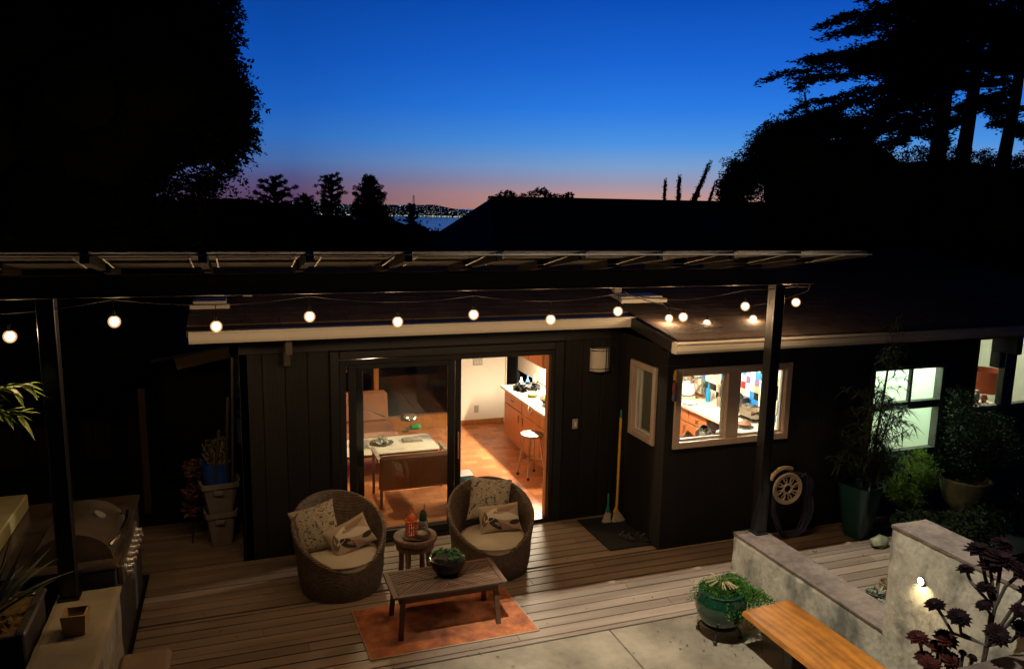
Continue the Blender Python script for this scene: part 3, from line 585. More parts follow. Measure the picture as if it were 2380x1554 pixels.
def make_chair():
    t = thing('egg_chair', '', 'chair', local=True)
    na = 64
    def rim(a): return .31+.49*((1-cos(a))/2)**.85          # a = 0 is the front
    def Ro(z, a): return .385+.10*min(1, z/.75)**1.1+.012*sin(pi*min(1, z/.3))
    def P3(r, a, z): return (r*sin(a), -r*cos(a)+.03*z*((1-cos(a))/2), z)
    vs = []; rows = 12
    for i in range(na):
        a = 2*pi*i/na; h = rim(a)
        for j in range(rows): z = h*j/(rows-1); vs.append(P3(Ro(z,a), a, z))
        vs.append(P3(Ro(h,a)-.012, a, h+.016)); vs.append(P3(Ro(h,a)-.035, a, h+.016)); vs.append(P3(Ro(h,a)-.05, a, h-.004))
        for j in range(1, 7): t_ = j/6; z = (h-.004)*(1-t_)+.26*t_; vs.append(P3((Ro(h,a)-.05)*(1-t_)+.30*t_ if h > .3 else .36, a, z))
        vs.append((0,0,.25))
    k = rows+3+6+1; fs = []
    for i in range(na):
        i2 = (i+1) % na
        for j in range(k-1): fs.append((i*k+j, i2*k+j, i2*k+j+1, i*k+j+1))
    b = B(); b.add(vs, fs); b.build('shell', wick, t, True)
    b = B(); b.lathe([(.29,.255),(.325,.285),(.335,.33),(.325,.37),(.29,.395),(.15,.407),(.01,.41)], (0,-.09,0), 40, cap=True); b.build('seat_cushion', cush, t, True)
    b = B(); b.tube([(.333*sin(2*pi*i/40), -.09-.333*cos(2*pi*i/40), .372) for i in range(41)], .006, 5, False); b.build('cushion_piping', cush, t)
    return t
ch = make_chair(); ch2 = copy_tree(ch)
ch.location = (.885,7.27,.001); ch.rotation_euler[2] = radians(10); ch2.location = (2.43,7.20,.001); ch2.rotation_euler[2] = radians(-8)
tag(ch, 'brown wicker egg chair by the dark plank wall, closer to the left post', 'chair', 'wicker egg chairs on the deck')
tag(ch2, 'brown wicker egg chair in front of the open doorway, cushion upright at its back', 'chair', 'wicker egg chairs on the deck')
# pillows
pa = M('damask_cloth', (.46,.38,.27), .9, col2=(.09,.085,.075), scale=13, bump=.15, bscale=200, thr=(.46,.50), det=1.5)
n, l = pa.node_tree.nodes, pa.node_tree.links
nz = n['Noise Texture']; nz.inputs['Distortion'].default_value = 2.2
rp = n['Color Ramp'].color_ramp; rp.elements[0].position = .40; rp.elements[1].position = .43
for p_, c_ in ((.47,(.48,.40,.29,1)),(.50,(.20,.17,.13,1)),(.53,(.50,.42,.30,1)),(.60,(.44,.36,.25,1)),(.62,(.16,.14,.11,1)),(.66,(.50,.42,.31,1))): e = rp.elements.new(p_); e.color = c_
lp = [M('tan_cloth', (.44,.34,.23), .9, var=.12, scale=4, bump=.15, bscale=200), M('leaf_print_dark', (.035,.026,.022), .9), M('leaf_print_cream', (.66,.58,.43), .9, var=.08), M('leaf_print_pink', (.34,.19,.14), .9, var=.2), M('leaf_print_brown', (.20,.12,.07), .9)]
def pillow(name, label, c, sx, sy, facing, tilt, roll_, mats, leaves=None, th=.075, group=None):
    n_ = 22; b = B(); top = []; bot = []
    for i in range(n_+1):
        for j in range(n_+1):
            u, v = 2*i/n_-1, 2*j/n_-1; pinch = 1-.07*(1-u*u)-.0; pv = 1-.07*(1-v*v)
            q = max(0, (1-u*u)*(1-v*v))**.42; x = u*sx/2*(1-.08*(1-v*v)); y = v*sy/2*(1-.08*(1-u*u))
            wr = .006*noise.noise((u*2.2, v*2.2, c[0]*5)); top.append((x, y, th*q+wr*q)); bot.append((x, y, -th*q*.8))
    N1 = n_+1; fs = []
    for i in range(n_):
        for j in range(n_): k = i*N1+j; fs.append((k, k+N1, k+N1+1, k+1)); m_ = k+N1*N1; fs.append((m_, m_+1, m_+N1+1, m_+N1))
    for i in range(n_):   # close the rim
        for (p, q) in ((i*N1,(i+1)*N1), ((i+1)*N1+n_, i*N1+n_), (i+1, i), (n_*N1+i, n_*N1+i+1)): fs.append((p, q, q+N1*N1, p+N1*N1))
    b.add(top+bot, fs)
    if leaves:
        for (lx, ly, ll, lw_, ang, mi) in leaves:
            b.cur = mi; vs = []; ks = 10
            for i in range(ks+1):
                t_ = i/ks; wl = lw_*sin(pi*t_**.8)**.9
                for s_ in (-1, 0, 1):
                    px_, py_ = (t_-.5)*ll, s_*wl/2; X = lx+px_*cos(ang)-py_*sin(ang); Y = ly+px_*sin(ang)+py_*cos(ang)
                    X = max(-.97, min(.97, X)); Y = max(-.97, min(.97, Y)); q = max(0, (1-X*X)*(1-Y*Y))**.42
                    vs.append((X*sx/2*(1-.08*(1-Y*Y)), Y*sy/2*(1-.08*(1-X*X)), th*q+.0045))
            b.add(vs, [(i*3+s_, i*3+3+s_, i*3+4+s_, i*3+1+s_) for i in range(ks) for s_ in (0, 1)])
        b.cur = 0
    # local: z = front normal, y = up. Facing azimuth: direction the front points (0 = -Y)
    R = Matrix.Rotation(facing, 4, 'Z') @ Matrix.Rotation(pi/2-tilt, 4, 'X') @ Matrix.Rotation(roll_, 4, 'Z')
    b.cur = 0; me_o = b.build(name, mats if isinstance(mats, list) else mats, None, True)
    # geometry stays local (so the cloth pattern sits on the pillow); re-centre then place
    off = OFF[me_o.name]; me_o.data.transform(Matrix.Translation(off)); me_o.matrix_world = Matrix.Translation(Vector(c)) @ R
    return tag(me_o, label, 'pillow', group)
LV = [(-.45,.25,1.2,.55,1.0,2),(.30,.02,1.5,.62,-.28,2),(-.30,-.42,1.15,.44,-1.05,1),(.30,.55,1.4,.42,.30,3),(-.78,.0,1.1,.30,1.45,4),(.72,-.42,.7,.34,.25,1),(.10,-.62,1.1,.30,-.55,3)]
pillow('throw_pillow', 'grey scroll patterned pillow leaning left in the left egg chair', (.650,7.33,.60), .46,.46, radians(-22), radians(26), radians(20), pa, group='scroll patterned pillows')
pillow('throw_pillow', 'leaf print pillow tipped on a corner in the left egg chair', (.965,7.20,.53), .46,.31, radians(8), radians(35), radians(18), lp, LV, group='leaf print pillows')
pillow('throw_pillow', 'grey scroll patterned pillow standing upright in the right egg chair', (2.475,7.40,.66), .46,.46, radians(-6), radians(20), radians(-9), pa, group='scroll patterned pillows')
pillow('throw_pillow', 'leaf print pillow lying across the right egg chair seat', (2.51,7.18,.53), .46,.30, radians(-4), radians(32), radians(2), lp, LV, group='leaf print pillows')

# ================================================================== SIDE TABLE with tray
t = thing('side_table', 'round rustic wooden side table between the two egg chairs', 'table', (1.60,7.12,0))
b = B(); b.lathe([(.195,.43),(.215,.445),(.22,.47),(.215,.492),(.20,.498),(.01,.5)], (1.6,7.12,0), 36); b.build('tabletop', stumpwood, t, True)
b = B(); b.lathe([(.165,.36),(.19,.37),(.19,.43)], (1.6,7.12,0), 30); b.build('apron', stumpwood, t, True)
for k in range(4):
    a = pi/4+k*pi/2+.1; c_ = (1.6+.15*cos(a), 7.12+.15*sin(a)); b = B(); b.tube([(c_[0],c_[1],.37),(1.6+.155*cos(a),7.12+.155*sin(a),.2),(1.6+.165*cos(a),7.12+.165*sin(a),.0)], [.032,.026,.030], 8); b.build('leg', stumpwood, t, True)
b = B(); b.lathe([(.15,.05),(.16,.06),(.15,.075)], (1.6,7.12,0), 24); b.build('bottom_ring', stumpwood, t, True)
b = B(); b.lathe([(.10,.501),(.13,.505),(.148,.522),(.142,.524),(.125,.512),(.01,.509)], (1.605,7.07,0), 30); tag(b.build('tray', M('dark_tray', (.10,.065,.04), .5), None, True), 'round dark wooden tray on the side table', 'tray')
lt = thing('lantern', 'small orange metal lantern with pointed dome on the tray', 'lantern', (1.555,7.085,.51)); orange = M('orange_paint', (.72,.13,.035), .5, var=.15, scale=20)
b = B(); cx_, cy_ = 1.555, 7.085
b.rbox(cx_-.05,cx_+.05,cy_-.05,cy_+.05,.512,.53,.004); b.rbox(cx_-.052,cx_+.052,cy_-.052,cy_+.052,.655,.672,.004)
for (sx, sy) in ((-1,-1),(1,-1),(1,1),(-1,1)): b.bar((cx_+sx*.044,cy_+sy*.044,.53),(cx_+sx*.044,cy_+sy*.044,.655),.012)
for s_ in (-1, 1):
    for q in (-.022, 0, .022): b.bar((cx_+q,cy_+s_*.045,.53),(cx_+q,cy_+s_*.045,.655),.007); b.bar((cx_+s_*.045,cy_+q,.53),(cx_+s_*.045,cy_+q,.655),.007)
    for zz in (.56,.595,.63): b.bar((cx_-.04,cy_+s_*.045,zz),(cx_+.04,cy_+s_*.045,zz),.007); b.bar((cx_+s_*.045,cy_-.04,zz),(cx_+s_*.045,cy_+.04,zz),.007)
b.build('body', orange, lt); b = B(); b.lathe([(.048,.672),(.046,.69),(.036,.715),(.018,.735),(.006,.745),(.004,.765)], (cx_,cy_,0), 16); b.build('dome', orange, lt, True)
b = B(); b.tube([(cx_+.016*cos(a),cy_,.778+.016*sin(a)) for a in [i*pi/6 for i in range(13)]], .0025, 5); b.build('ring_handle', orange, lt)
cp = thing('potted_cactus', 'little spiny cactus in a white patterned pot on the side table', 'potted plant', (1.70,7.20,.5))
b = B(); b.lathe([(.042,.501),(.05,.53),(.053,.605),(.047,.607),(.045,.585),(.01,.583)], (1.70,7.20,0), 22)
pt = M('cracked_white_glaze', (.62,.58,.48), .5, col2=(.05,.045,.04), scale=18, bump=0); n, l = pt.node_tree.nodes, pt.node_tree.links
vo = n.new('ShaderNodeTexVoronoi'); vo.feature = 'DISTANCE_TO_EDGE'; vo.inputs['Scale'].default_value = 40; l.new(n['Texture Coordinate'].outputs['Object'], vo.inputs[0]); n['Color Ramp'].color_ramp.elements[0].position = .06; n['Color Ramp'].color_ramp.elements[1].position = .1; l.new(vo.outputs[0], n['Color Ramp'].inputs[0])
b.build('pot', pt, cp, True)
b = B(); b.lathe([(.028,.585),(.036,.62),(.034,.67),(.018,.705),(.004,.715)], (1.70,7.20,0), 14); m_ = 400; d = RS.normal(size=(m_,3)); d /= np.linalg.norm(d,axis=1)[:,None]; b.quads(np.array([1.70,7.20,.65])+d*np.array([.036,.036,.062]), d, RS.normal(size=(m_,3)), np.full(m_,.02), np.full(m_,.003)); b.build('cactus', M('cactus_green', (.03,.06,.035), .7), cp)
b = B(); b.tube([(1.71,7.21,.70),(1.72,7.21,.74),(1.715,7.21,.775)], [.006,.010,.003], 6); b.build('flower', M('pink_grey_flower', (.35,.22,.2), .7), cp)
b = B(); b.lathe([(.03,.51),(.06,.515),(.066,.535),(.06,.56),(.02,.568),(.004,.568)], (1.64,7.01,0), 24); tag(b.build('wooden_box', M('turned_wood', (.20,.12,.07), .5, var=.4, scale=20), None, True), 'round lidded wooden box at the front of the tray', 'box')

# ================================================================== COFFEE TABLE
t = thing('coffee_table', 'wooden outdoor coffee table with chevron slat top on the orange rug', 'table', (1.7,6.32,0))
X0, X1, Y0, Y1, ZT = 1.17, 2.21, 6.06, 6.56, .425
for xa in (X0, X1-.05): b = B(); b.rbox(xa,xa+.05,Y0,Y1,ZT-.022,ZT,.004); b.build('end_rail', teaky, t)
for ya in (Y0, Y1-.04): b = B(); b.rbox(X0+.051,X1-.051,ya,ya+.04,ZT-.022,ZT-.001,.004); b.build('side_rail', teak, t)
b = B(); ym = (Y0+Y1)/2; xm = (X0+X1)/2   # chevron slats in four fields
def clipslat(xc, yc0, yc1, sgn, wd, xa, xb):
    vs = []; dx = (yc1-yc0)*1.15*sgn
    q = [(xc, yc0), (xc+wd, yc0), (xc+wd+dx, yc1), (xc+dx, yc1)]
    def clip(poly, X, keep):
        out = []
        for i in range(len(poly)):
            p, r = poly[i], poly[(i+1) % len(poly)]; ip, ir = keep(p[0], X), keep(r[0], X)
            if ip: out.append(p)
            if ip != ir: f = (X-p[0])/(r[0]-p[0]); out.append((X, p[1]+f*(r[1]-p[1])))
        return out
    q = clip(q, xa, lambda x, X: x >= X); q = clip(q, xb, lambda x, X: x <= X) if len(q) > 2 else []
    if len(q) > 2:
        ar = abs(sum(q[i][0]*q[(i+1)%len(q)][1]-q[(i+1)%len(q)][0]*q[i][1] for i in range(len(q))))/2
        if ar > 1e-5: b.prism(q, ZT-.016, ZT-.004+rnd(-.001,.001))
for (xa, xb, s_) in ((X0+.054,xm-.002,1),(xm+.002,X1-.054,-1)):
    for k in range(-14, 28):
        xx = xa+k*.044
        clipslat(xx, Y0+.042, ym-.003, s_, .033, xa, xb); clipslat(xx, ym+.003, Y1-.042, -s_, .033, xa, xb)
b.build('slats', teak, t)
b = B(); b.rbox(X0+.08,X1-.08,Y0+.03,Y0+.05,ZT-.085,ZT-.024,.004); b.rbox(X0+.08,X1-.08,Y1-.05,Y1-.03,ZT-.085,ZT-.024,.004); b.build('apron', teak, t)
for (x, dx) in ((X0+.10,-.03),(X1-.10,.03)):
    for (y, dy) in ((Y0+.06,-.03),(Y1-.06,.03)):
        b = B(); b.bar((x,y,ZT-.023),(x+dx,y+dy,.005),.042,.032,(0,1,0)); b.build('leg', teak, t)
    b = B(); b.bar((x+dx*.2,Y0+.05,ZT-.11),(x+dx*.2,Y1-.05,ZT-.11),.03,.045); b.build('cross_bar', teaky, t)
b = B(); b.bar((X0+.09,ym,ZT-.11),(X1-.09,ym,ZT-.11),.035,.02); b.build('stretcher', teak, t)
sb = thing('succulent_bowl', 'black bowl of green succulents on the coffee table', 'potted plant', (1.735,6.38,.425))
b = B(); b.lathe([(.07,.422),(.10,.43),(.145,.485),(.165,.545),(.168,.575),(.155,.578),(.150,.56),(.01,.555)], (1.735,6.38,0), 36); b.build('bowl', M('black_glaze', (.008,.007,.007), .25, var=.3, bump=0, spec=.3), sb, True)
b = B(); sg = M('succulent_green', (.11,.32,.14), .6, col2=(.05,.16,.06), scale=20, bump=.05, isl=.3); rr = random.Random(4)
def rosette(b, c, R, n=22, tilt=None, wd=.42, thick=.10, up=.35):
    c = Vector(c); st = len(b.v)
    for k in range(n):
        a = k*2.39996; f = 1-k/n; r = R*(.35+.65*f); e = up+(1-f)*1.0
        d = Vector((cos(a)*cos(e), sin(a)*cos(e), sin(e))); sd = Vector((-sin(a), cos(a), 0)); nn = sd.cross(d); w_ = r*wd
        p0 = d*r*.12; pm_ = d*r*.62; tp = d*r+nn*(-r*.06); i = [p0-sd*w_*.25, p0+sd*w_*.25, pm_+sd*w_*.5, tp, pm_-sd*w_*.5, pm_-nn*(-thick*r)]
        b.add([c+q for q in i], [(0,1,5),(1,2,5),(2,3,5),(3,4,5),(4,0,5),(0,4,3,2,1)])
    if tilt: b.xform(Matrix.Translation(c) @ tilt @ Matrix.Translation(-c), st)
for k in range(26):
    a, r = rr.uniform(0,6.28), .125*math.sqrt(rr.random()); rosette(b, (1.735+r*cos(a), 6.38+r*sin(a), .58+.03*(1-r/.13)+rr.uniform(0,.02)), rr.uniform(.03,.055), 16)
b.build('succulents', sg, sb)
b = B(); b.tube([(1.575,6.40,.50),(1.56,6.40,.54),(1.572,6.40,.58)], .008, 6); b.build('bowl_handle', M('pale_shell', (.5,.42,.4), .4), sb)
# rug
rg = M('orange_rug_wool', (.50,.145,.045), .95, col2=(.23,.065,.025), scale=5, bump=.4, bscale=220, thr=(.3,.6))
speckle(rg, 9, .6)
t = thing('rug', 'faded orange rug with a pale edge under the coffee table', 'rug', (1.68,6.3,.002))
b = B(); b.prism([(.945,5.875),(2.45,5.868),(2.40,6.712),(.905,6.716)], .002, .010); b.build('pile', rg, t)
b = B(); q = [(.945,5.875),(2.45,5.868),(2.40,6.712),(.905,6.716)]
for i in range(4): b.tube([(*q[i],.008),(*q[(i+1)%4],.008)], .006, 6)
b.build('edge_binding', M('rug_edge', (.42,.30,.18), .9), t)

# ================================================================== WALL THINGS
t = thing('wall_sconce', 'white half round wall sconce with black bands, unlit', 'light', (4.05,8.1,1.97))
b = B(); na = 16; vs = []
for z in (1.84,2.115):
    for i in range(na+1): a = pi*i/na; vs.append((4.065-.125*cos(a), 8.095-.10*sin(a), z))
b.add(vs, [(i+1,i,i+na+1,i+na+2) for i in range(na)]+[tuple(range(na+1)), tuple(range(na+1,2*na+2))[::-1]]); b.build('shade', M('opal_glass', (.62,.56,.48), .4, var=.08, bump=0), t)
b = B()
for z in (1.835,1.87,2.09,2.12):
    b.tube([(4.065-.130*cos(pi*i/na), 8.097-.105*sin(pi*i/na), z) for i in range(na+1)], .005, 5)
for a in (pi*.60, pi*.70): b.bar((4.065-.131*cos(a), 8.097-.106*sin(a), 1.835), (4.065-.131*cos(a), 8.097-.106*sin(a), 2.12), .008)
b.build('bands', blackpaint, t)
t = thing('light_switch', 'small beige switch cover on the dark wall below the sconce', 'switch', (3.77,8.09,1.2)); b = B(); b.rbox(3.735,3.805,8.08,8.099,1.14,1.26,.005); b.build('plate', whitepaint, t); b = B(); b.rbox(3.755,3.785,8.074,8.08,1.17,1.23,.002); b.build('rocker', ceramic_w, t)
b = B(); b.rbox(3.80,4.50,7.13,8.0,.003,.016,.004); tag(b.build('door_mat', M('black_mat', (.008,.008,.008), .95, bump=.5, bscale=120)), 'large black doormat on the deck beside the broom', 'mat')
for i, (x, y, a) in enumerate(((4.13,7.34,.5),(4.29,7.28,.2))):
    s0 = thing('sandal', ('black sandal on the mat, the one nearer the broom', 'black sandal on the mat, the one nearer the corner')[i], 'sandal', (x,y,.017), 'pair of sandals on the doormat')
    for nm, mat_ in (('sole', M('rubber_sole', (.025,.02,.018), .7)), ('strap', M('grey_strap', (.07,.055,.05), .6))):
        b = B()
        if nm == 'sole': b.lathe([(.045,0),(.048,.012),(.045,.022)], (0,0,0), 20, sx=1, sy=2.6)
        else:
            b.tube([(.045*cos(pi*k/8), -.03, .02+.05*sin(pi*k/8)) for k in range(9)], .012, 6); b.tube([(.042*cos(pi*k/8), .06, .02+.045*sin(pi*k/8)) for k in range(9)], .008, 6)
        b.xform(Matrix.Translation((x,y,.017)) @ Matrix.Rotation(a, 4, 'Z')); b.build(nm, mat_, s0)
t = thing('broom', 'yellow handled broom leaning against the dark wall', 'broom', (4.22,7.80,0)); b = B(); b.tube([(4.235,7.82,.20),(4.33,7.985,1.26)], .016, 10); b.build('handle', M('yellow_plastic', (.88,.50,.04), .4, bump=.02), t)
b = B(); b.tube([(4.33,7.985,1.26),(4.34,8.0,1.36)], .013, 10); b.build('grip', M('teal_plastic', (.02,.25,.24), .5), t)
b = B(); b.lathe([(.012,0),(.02,-.03),(.042,-.09)], (0,0,0), 12, sy=.5); b.xform(Matrix.Translation((4.235,7.82,.22)) @ Matrix.Rotation(.1, 4, 'Y')); b.build('head', MATS['yellow_plastic'], t)
b = B(); rr = random.Random(2)
for k in range(120): a = rr.uniform(-.05,.07); b.bar((4.235+a*.5,7.82+rr.uniform(-.012,.012),.135),(4.25+a*1.5,7.81+rr.uniform(-.025,.025),.02),.005)
b.build('bristles', M('pale_bristle', (.62,.55,.42), .8), t)
t = thing('dust_brush', 'small teal hand brush with white bristles propped beside the broom', 'brush', (4.12,7.80,0)); b = B(); b.tube([(4.17,7.92,.34),(4.14,7.86,.20)], .012, 8); b.lathe([(.018,0),(.035,-.07)], (4.135,7.85,.21), 12, sy=.6); b.build('handle', MATS['teal_plastic'], t)
b = B()
for k in range(110): a = rr.uniform(-.04,.04); b.bar((4.135+a*.7,7.85,.145),(4.11+a*1.3,7.83+rr.uniform(-.03,.03),.02),.006)
b.build('bristles', MATS['pale_bristle'], t)
# wind chime at the corner of the kitchen window
t = thing('wind_chime', 'small yellow and red wind chime hanging left of the kitchen window', 'wind chime', (4.36,6.93,1.7)); b = B(); b.bar((4.33,6.99,2.10),(4.50,6.90,2.10),.008); b.tube([(4.40,6.94,2.10),(4.40,6.94,2.06)], .002, 4); b.build('hook', blackpaint, t)
for i, (z0, z1, c_) in enumerate(((1.95,2.06,(.45,.28,.03)),(1.80,1.93,(.16,.03,.03)),(1.72,1.80,(.06,.07,.14)))):
    b = B(); b.lathe([(.022,z0),(.028,(z0+z1)/2),(.02,z1)], (4.40,6.94,0), 10); b.build('charm', M('charm%d' % i, c_, .6), t)
# hose reel
t = thing('hose_reel', 'tan wheel shaped hose hanger on the dark wall', 'hose reel', (5.95,6.95,.6)); tan = M('tan_plastic', (.56,.45,.33), .5, var=.15)
def reel(x, y, z, R):
    b = B(); st = 0
    b.tube([(R*cos(2*pi*i/36), 0, R*sin(2*pi*i/36)) for i in range(37)], .018, 8, False); b.tube([(R*.86*cos(2*pi*i/36), 0, R*.86*sin(2*pi*i/36)) for i in range(37)], .010, 6, False); b.tube([(.055*cos(2*pi*i/20), 0, .055*sin(2*pi*i/20)) for i in range(21)], .016, 6, False)
    for k in range(8):
        a = k*pi/4; b.tube([(.055*cos(a), 0, .055*sin(a)), (.10*cos(a+.5), 0, .10*sin(a+.5)), (R*.88*cos(a+.45), 0, R*.88*sin(a+.45))], [.012,.010,.014], 6)
        b.tube([(.06*cos(a+.2), 0, .06*sin(a+.2)), (.11*cos(a+.15), 0, .11*sin(a+.15)), (R*.88*cos(a+.3), 0, R*.88*sin(a+.3))], [.008,.007,.010], 6)
    b.xform(Matrix.Translation((x,y,z)) @ Matrix.Rotation(radians(-6), 4, 'Z')); return b
reel(5.915,6.84,.60,.175).build('wheel', tan, t, True)
b = B(); b.lathe([(.045,0),(.05,.13)], (0,0,0), 16); b.xform(Matrix.Translation((5.93,6.86,.60)) @ Matrix.Rotation(-pi/2, 4, 'X')); b.build('hub', M('dark_hub', (.02,.018,.015), .6), t)
b = B(); b.tube([(5.93+.20*cos(a), 6.93, .62+.20*sin(a)) for a in [radians(60+i*10) for i in range(11)]], .028, 8); b.build('hose_guide', tan, t, True)
b = B(); hose = []
for k in range(7):
    w_, d = .20+.012*k, .62+.02*(k%3)
    for i in range(24):
        a = 2*pi*i/24; z = .62+(.14*sin(a) if sin(a) > 0 else d*sin(a)); xx = 6.02+w_*cos(a)*(1 if sin(a) > 0 else 1+.25*abs(sin(a)))+.02*sin(k*2.1); hose.append((xx, 6.93-.012*k-(.05 if sin(a) < -.5 else 0), max(.02, z)))
b.tube(hose, .0095, 6); b.tube([(6.10,6.85,.72),(6.16,6.84,.76),(6.19,6.84,.70),(6.22,6.85,.5)], .009, 6)
tag(b.build('garden_hose', M('navy_hose', (.045,.042,.09), .45, bump=.05), None, True), 'dark blue garden hose coiled on the tan hanger', 'hose')

# ================================================================== PLANT HELPERS
def strapleaf(b, base, ang, ln, wd, rise, droop, k=6, thick=0):
    d = Vector((cos(ang), sin(ang), 0)); sd = Vector((-sin(ang), cos(ang), 0)); vs = []
    for i in range(k+1):
        t_ = i/k; p = Vector(base)+d*ln*t_*cos(rise)+Vector((0,0,ln*(sin(rise)*t_-droop*t_*t_))); w_ = wd*(sin(pi*(.12+.88*t_)) if t_ < 1 else 0)/2
        vs += [p-sd*w_, p+Vector((0,0,-w_*.25)), p+sd*w_]
    b.add(vs, [(i*3+s_, i*3+1+s_, i*3+4+s_, i*3+3+s_) for i in range(k) for s_ in (0, 1)])
def fernmass(b, c, R, n=60, leaf=.03, droop=.5, hz=.8, seed=1, per=40):
    """feathery fronds: arching stems lined with small leaflets"""
    rr = random.Random(seed); P_ = []; A_ = []
    for k in range(n):
        a = rr.uniform(0,6.28); e = rr.uniform(.15,1.45); L_ = R*rr.uniform(.6,1.15); d = Vector((cos(a)*cos(e), sin(a)*cos(e), sin(e)*hz)); p = Vector(c)
        for i in range(per):
            t_ = (i+1)/per; q = Vector(c)+d*L_*t_+Vector((0,0,-droop*L_*t_*t_*rr.uniform(.9,1.1)))
            s_ = Vector((rr.gauss(0,1),rr.gauss(0,1),rr.gauss(0,1))).normalized(); P_.append(q+s_*leaf*.5); A_.append(s_)
    P_ = np.array([tuple(p) for p in P_]); A_ = np.array([tuple(p) for p in A_]); m_ = len(P_)
    b.quads(P_, A_, RS.normal(size=(m_,3)), np.full(m_,leaf)*RS.uniform(.6,1.3,m_), np.full(m_,leaf*.35))
fg = M('fern_green', (.07,.17,.02), .6, col2=(.04,.10,.012), scale=6, bump=0, isl=.45, spec=.25)
fd = M('dim_green_leaves', (.018,.032,.008), .6, var=.4, scale=5, bump=0, isl=.4, spec=.25); translucent(fd, .4); translucent(fg, .35)
# green glazed pot with asparagus fern on a wire stand
t = thing('potted_fern', 'feathery fern in a shiny green glazed pot near the bench end', 'potted plant', (3.97,5.28,0)); pc = (3.97,5.32,0)
b = B(); b.lathe([(.10,.10),(.15,.12),(.20,.19),(.225,.27),(.22,.35),(.19,.41),(.20,.43),(.185,.435),(.17,.41),(.01,.40)], pc, 40); b.build('pot', M('green_glaze', (.006,.040,.016), .12, col2=(.003,.018,.009), scale=7, bump=.08, bscale=12, coat=.6), t, True)
b = B(); b.tube([(pc[0]+.15*cos(2*pi*i/24),pc[1]+.15*sin(2*pi*i/24),.11) for i in range(25)], .008, 6, False)
for k in range(4): a = pi/4+k*pi/2; b.tube([(pc[0]+.15*cos(a),pc[1]+.15*sin(a),.11),(pc[0]+.19*cos(a),pc[1]+.19*sin(a),.06),(pc[0]+.17*cos(a),pc[1]+.17*sin(a),.002)], .008, 6); b.ball((pc[0]+.19*cos(a),pc[1]+.19*sin(a),.02), .02, 8, 5)
b.build('plant_stand', M('wrought_iron', (.012,.010,.009), .5), t)
b = B(); fernmass(b, (3.98,5.34,.42), .30, 120, .026, .62, .75, 3, 46); fernmass(b, (4.12,5.38,.42), .36, 110, .026, .75, .8, 4, 46); fernmass(b, (4.24,5.30,.36), .36, 120, .026, .75, .6, 14, 42); fernmass(b, (4.30,5.10,.22), .24, 60, .024, .6, .5, 15, 32); b.build('foliage', fg, t)
b = B(); rr = random.Random(6)
for k in range(22): a = rr.uniform(0,6.28); b.tube([(3.98,5.34,.41),(3.98+.06*cos(a),5.34+.06*sin(a),.52),(3.98+.16*cos(a),5.34+.16*sin(a),.50)], .003, 4)
b.build('stems', M('tan_stem', (.30,.20,.09), .7), t)

# ================================================================== RIGHT SIDE PLANTS
t = thing('potted_yew_pine', 'tall thin shrub with long needle leaves in a teal pot before the green lit window', 'potted plant', (6.76,6.6,0))
b = B(); b.lathe([(.11,.0),(.125,.02),(.195,.58),(.21,.64),(.19,.64),(.18,.58),(.01,.57)], (6.80,6.64,0), 40, sq=.6, rot=.25); b.build('pot', M('teal_glaze', (.009,.060,.062), .35, var=.3, scale=4, bump=.1), t, True)
b = B(); tr_ = [[(6.85,6.62,.6),(6.93,6.62,1.1),(6.96,6.60,1.7),(6.98,6.58,2.2),(7.0,6.56,2.62)],[(6.80,6.62,.6),(6.80,6.60,1.1),(6.84,6.58,1.75)],[(6.84,6.64,.6),(7.03,6.64,1.1),(7.16,6.62,1.6)],[(6.86,6.6,.6),(7.02,6.62,.85),(7.10,6.62,1.05)]]
for p in tr_: b.tube(p, [.014]*(len(p)-1)+[.005], 6)
b.build('stem', barkdark, t)
b = B(); rr = random.Random(9)
for p in tr_:
    for k in range(70):
        u = rr.uniform(.10,1)*(len(p)-1); i = min(int(u), len(p)-2); q = Vector(p[i]).lerp(Vector(p[i+1]), u-i); a0 = rr.uniform(0,6.28); br_ = q+Vector((cos(a0),sin(a0),.2))*rr.uniform(.03,.36)*(1 if q.z < 2.0 else .3)
        for j in range(11): strapleaf(b, br_, rr.uniform(0,6.28), rr.uniform(.10,.20), .013, rr.uniform(-.1,1.0), rr.uniform(.3,.9), 4)
b.build('foliage', M('needle_leaves', (.03,.05,.018), .55, bump=0, isl=.4), t)
t = thing('potted_feather_shrub', 'bushy feathery shrub in a mossy beige bowl planter at the right', 'potted plant', (7.85,6.15,.0))
b = B(); b.lathe([(.14,.40),(.22,.50),(.26,.66),(.27,.76),(.25,.77),(.24,.70),(.01,.68)], (7.85,6.15,0), 36); b.build('pot', M('mossy_stone', (.12,.105,.045), .9, col2=(.04,.042,.015), scale=7, bump=.5), t, True)
b = B(); b.lathe([(.2,0),(.17,.2),(.15,.39)], (7.85,6.15,0), 20); b.build('pedestal', soil, t)
b = B(); leafcloud(b, [(7.95,6.35,1.0),(8.1,6.4,1.3),(8.2,6.3,1.05),(8.35,6.3,1.25),(8.05,6.5,1.55),(7.9,6.3,.85),(8.55,6.3,1.05),(8.4,6.4,.9)], [.28,.28,.26,.26,.2,.28,.25,.3], 9000, .06, .010, droop=.3); b.build('foliage', fd, t)
t = thing('golden_shrub', 'low yellow green feathery shrub lit under the green window', 'shrub', (7.45,6.55,.0))
b = B(); leafcloud(b, [(7.30,6.6,.52),(7.48,6.65,.58),(7.65,6.6,.62),(7.82,6.6,.64),(7.4,6.5,.45),(7.80,6.75,.80),(7.62,6.8,.70)], [.16,.18,.18,.16,.16,.13,.13], 8000, .045, .009); b.build('foliage', translucent(M('golden_leaves', (.24,.34,.035), .6, var=.4, bump=0, isl=.5)), t)
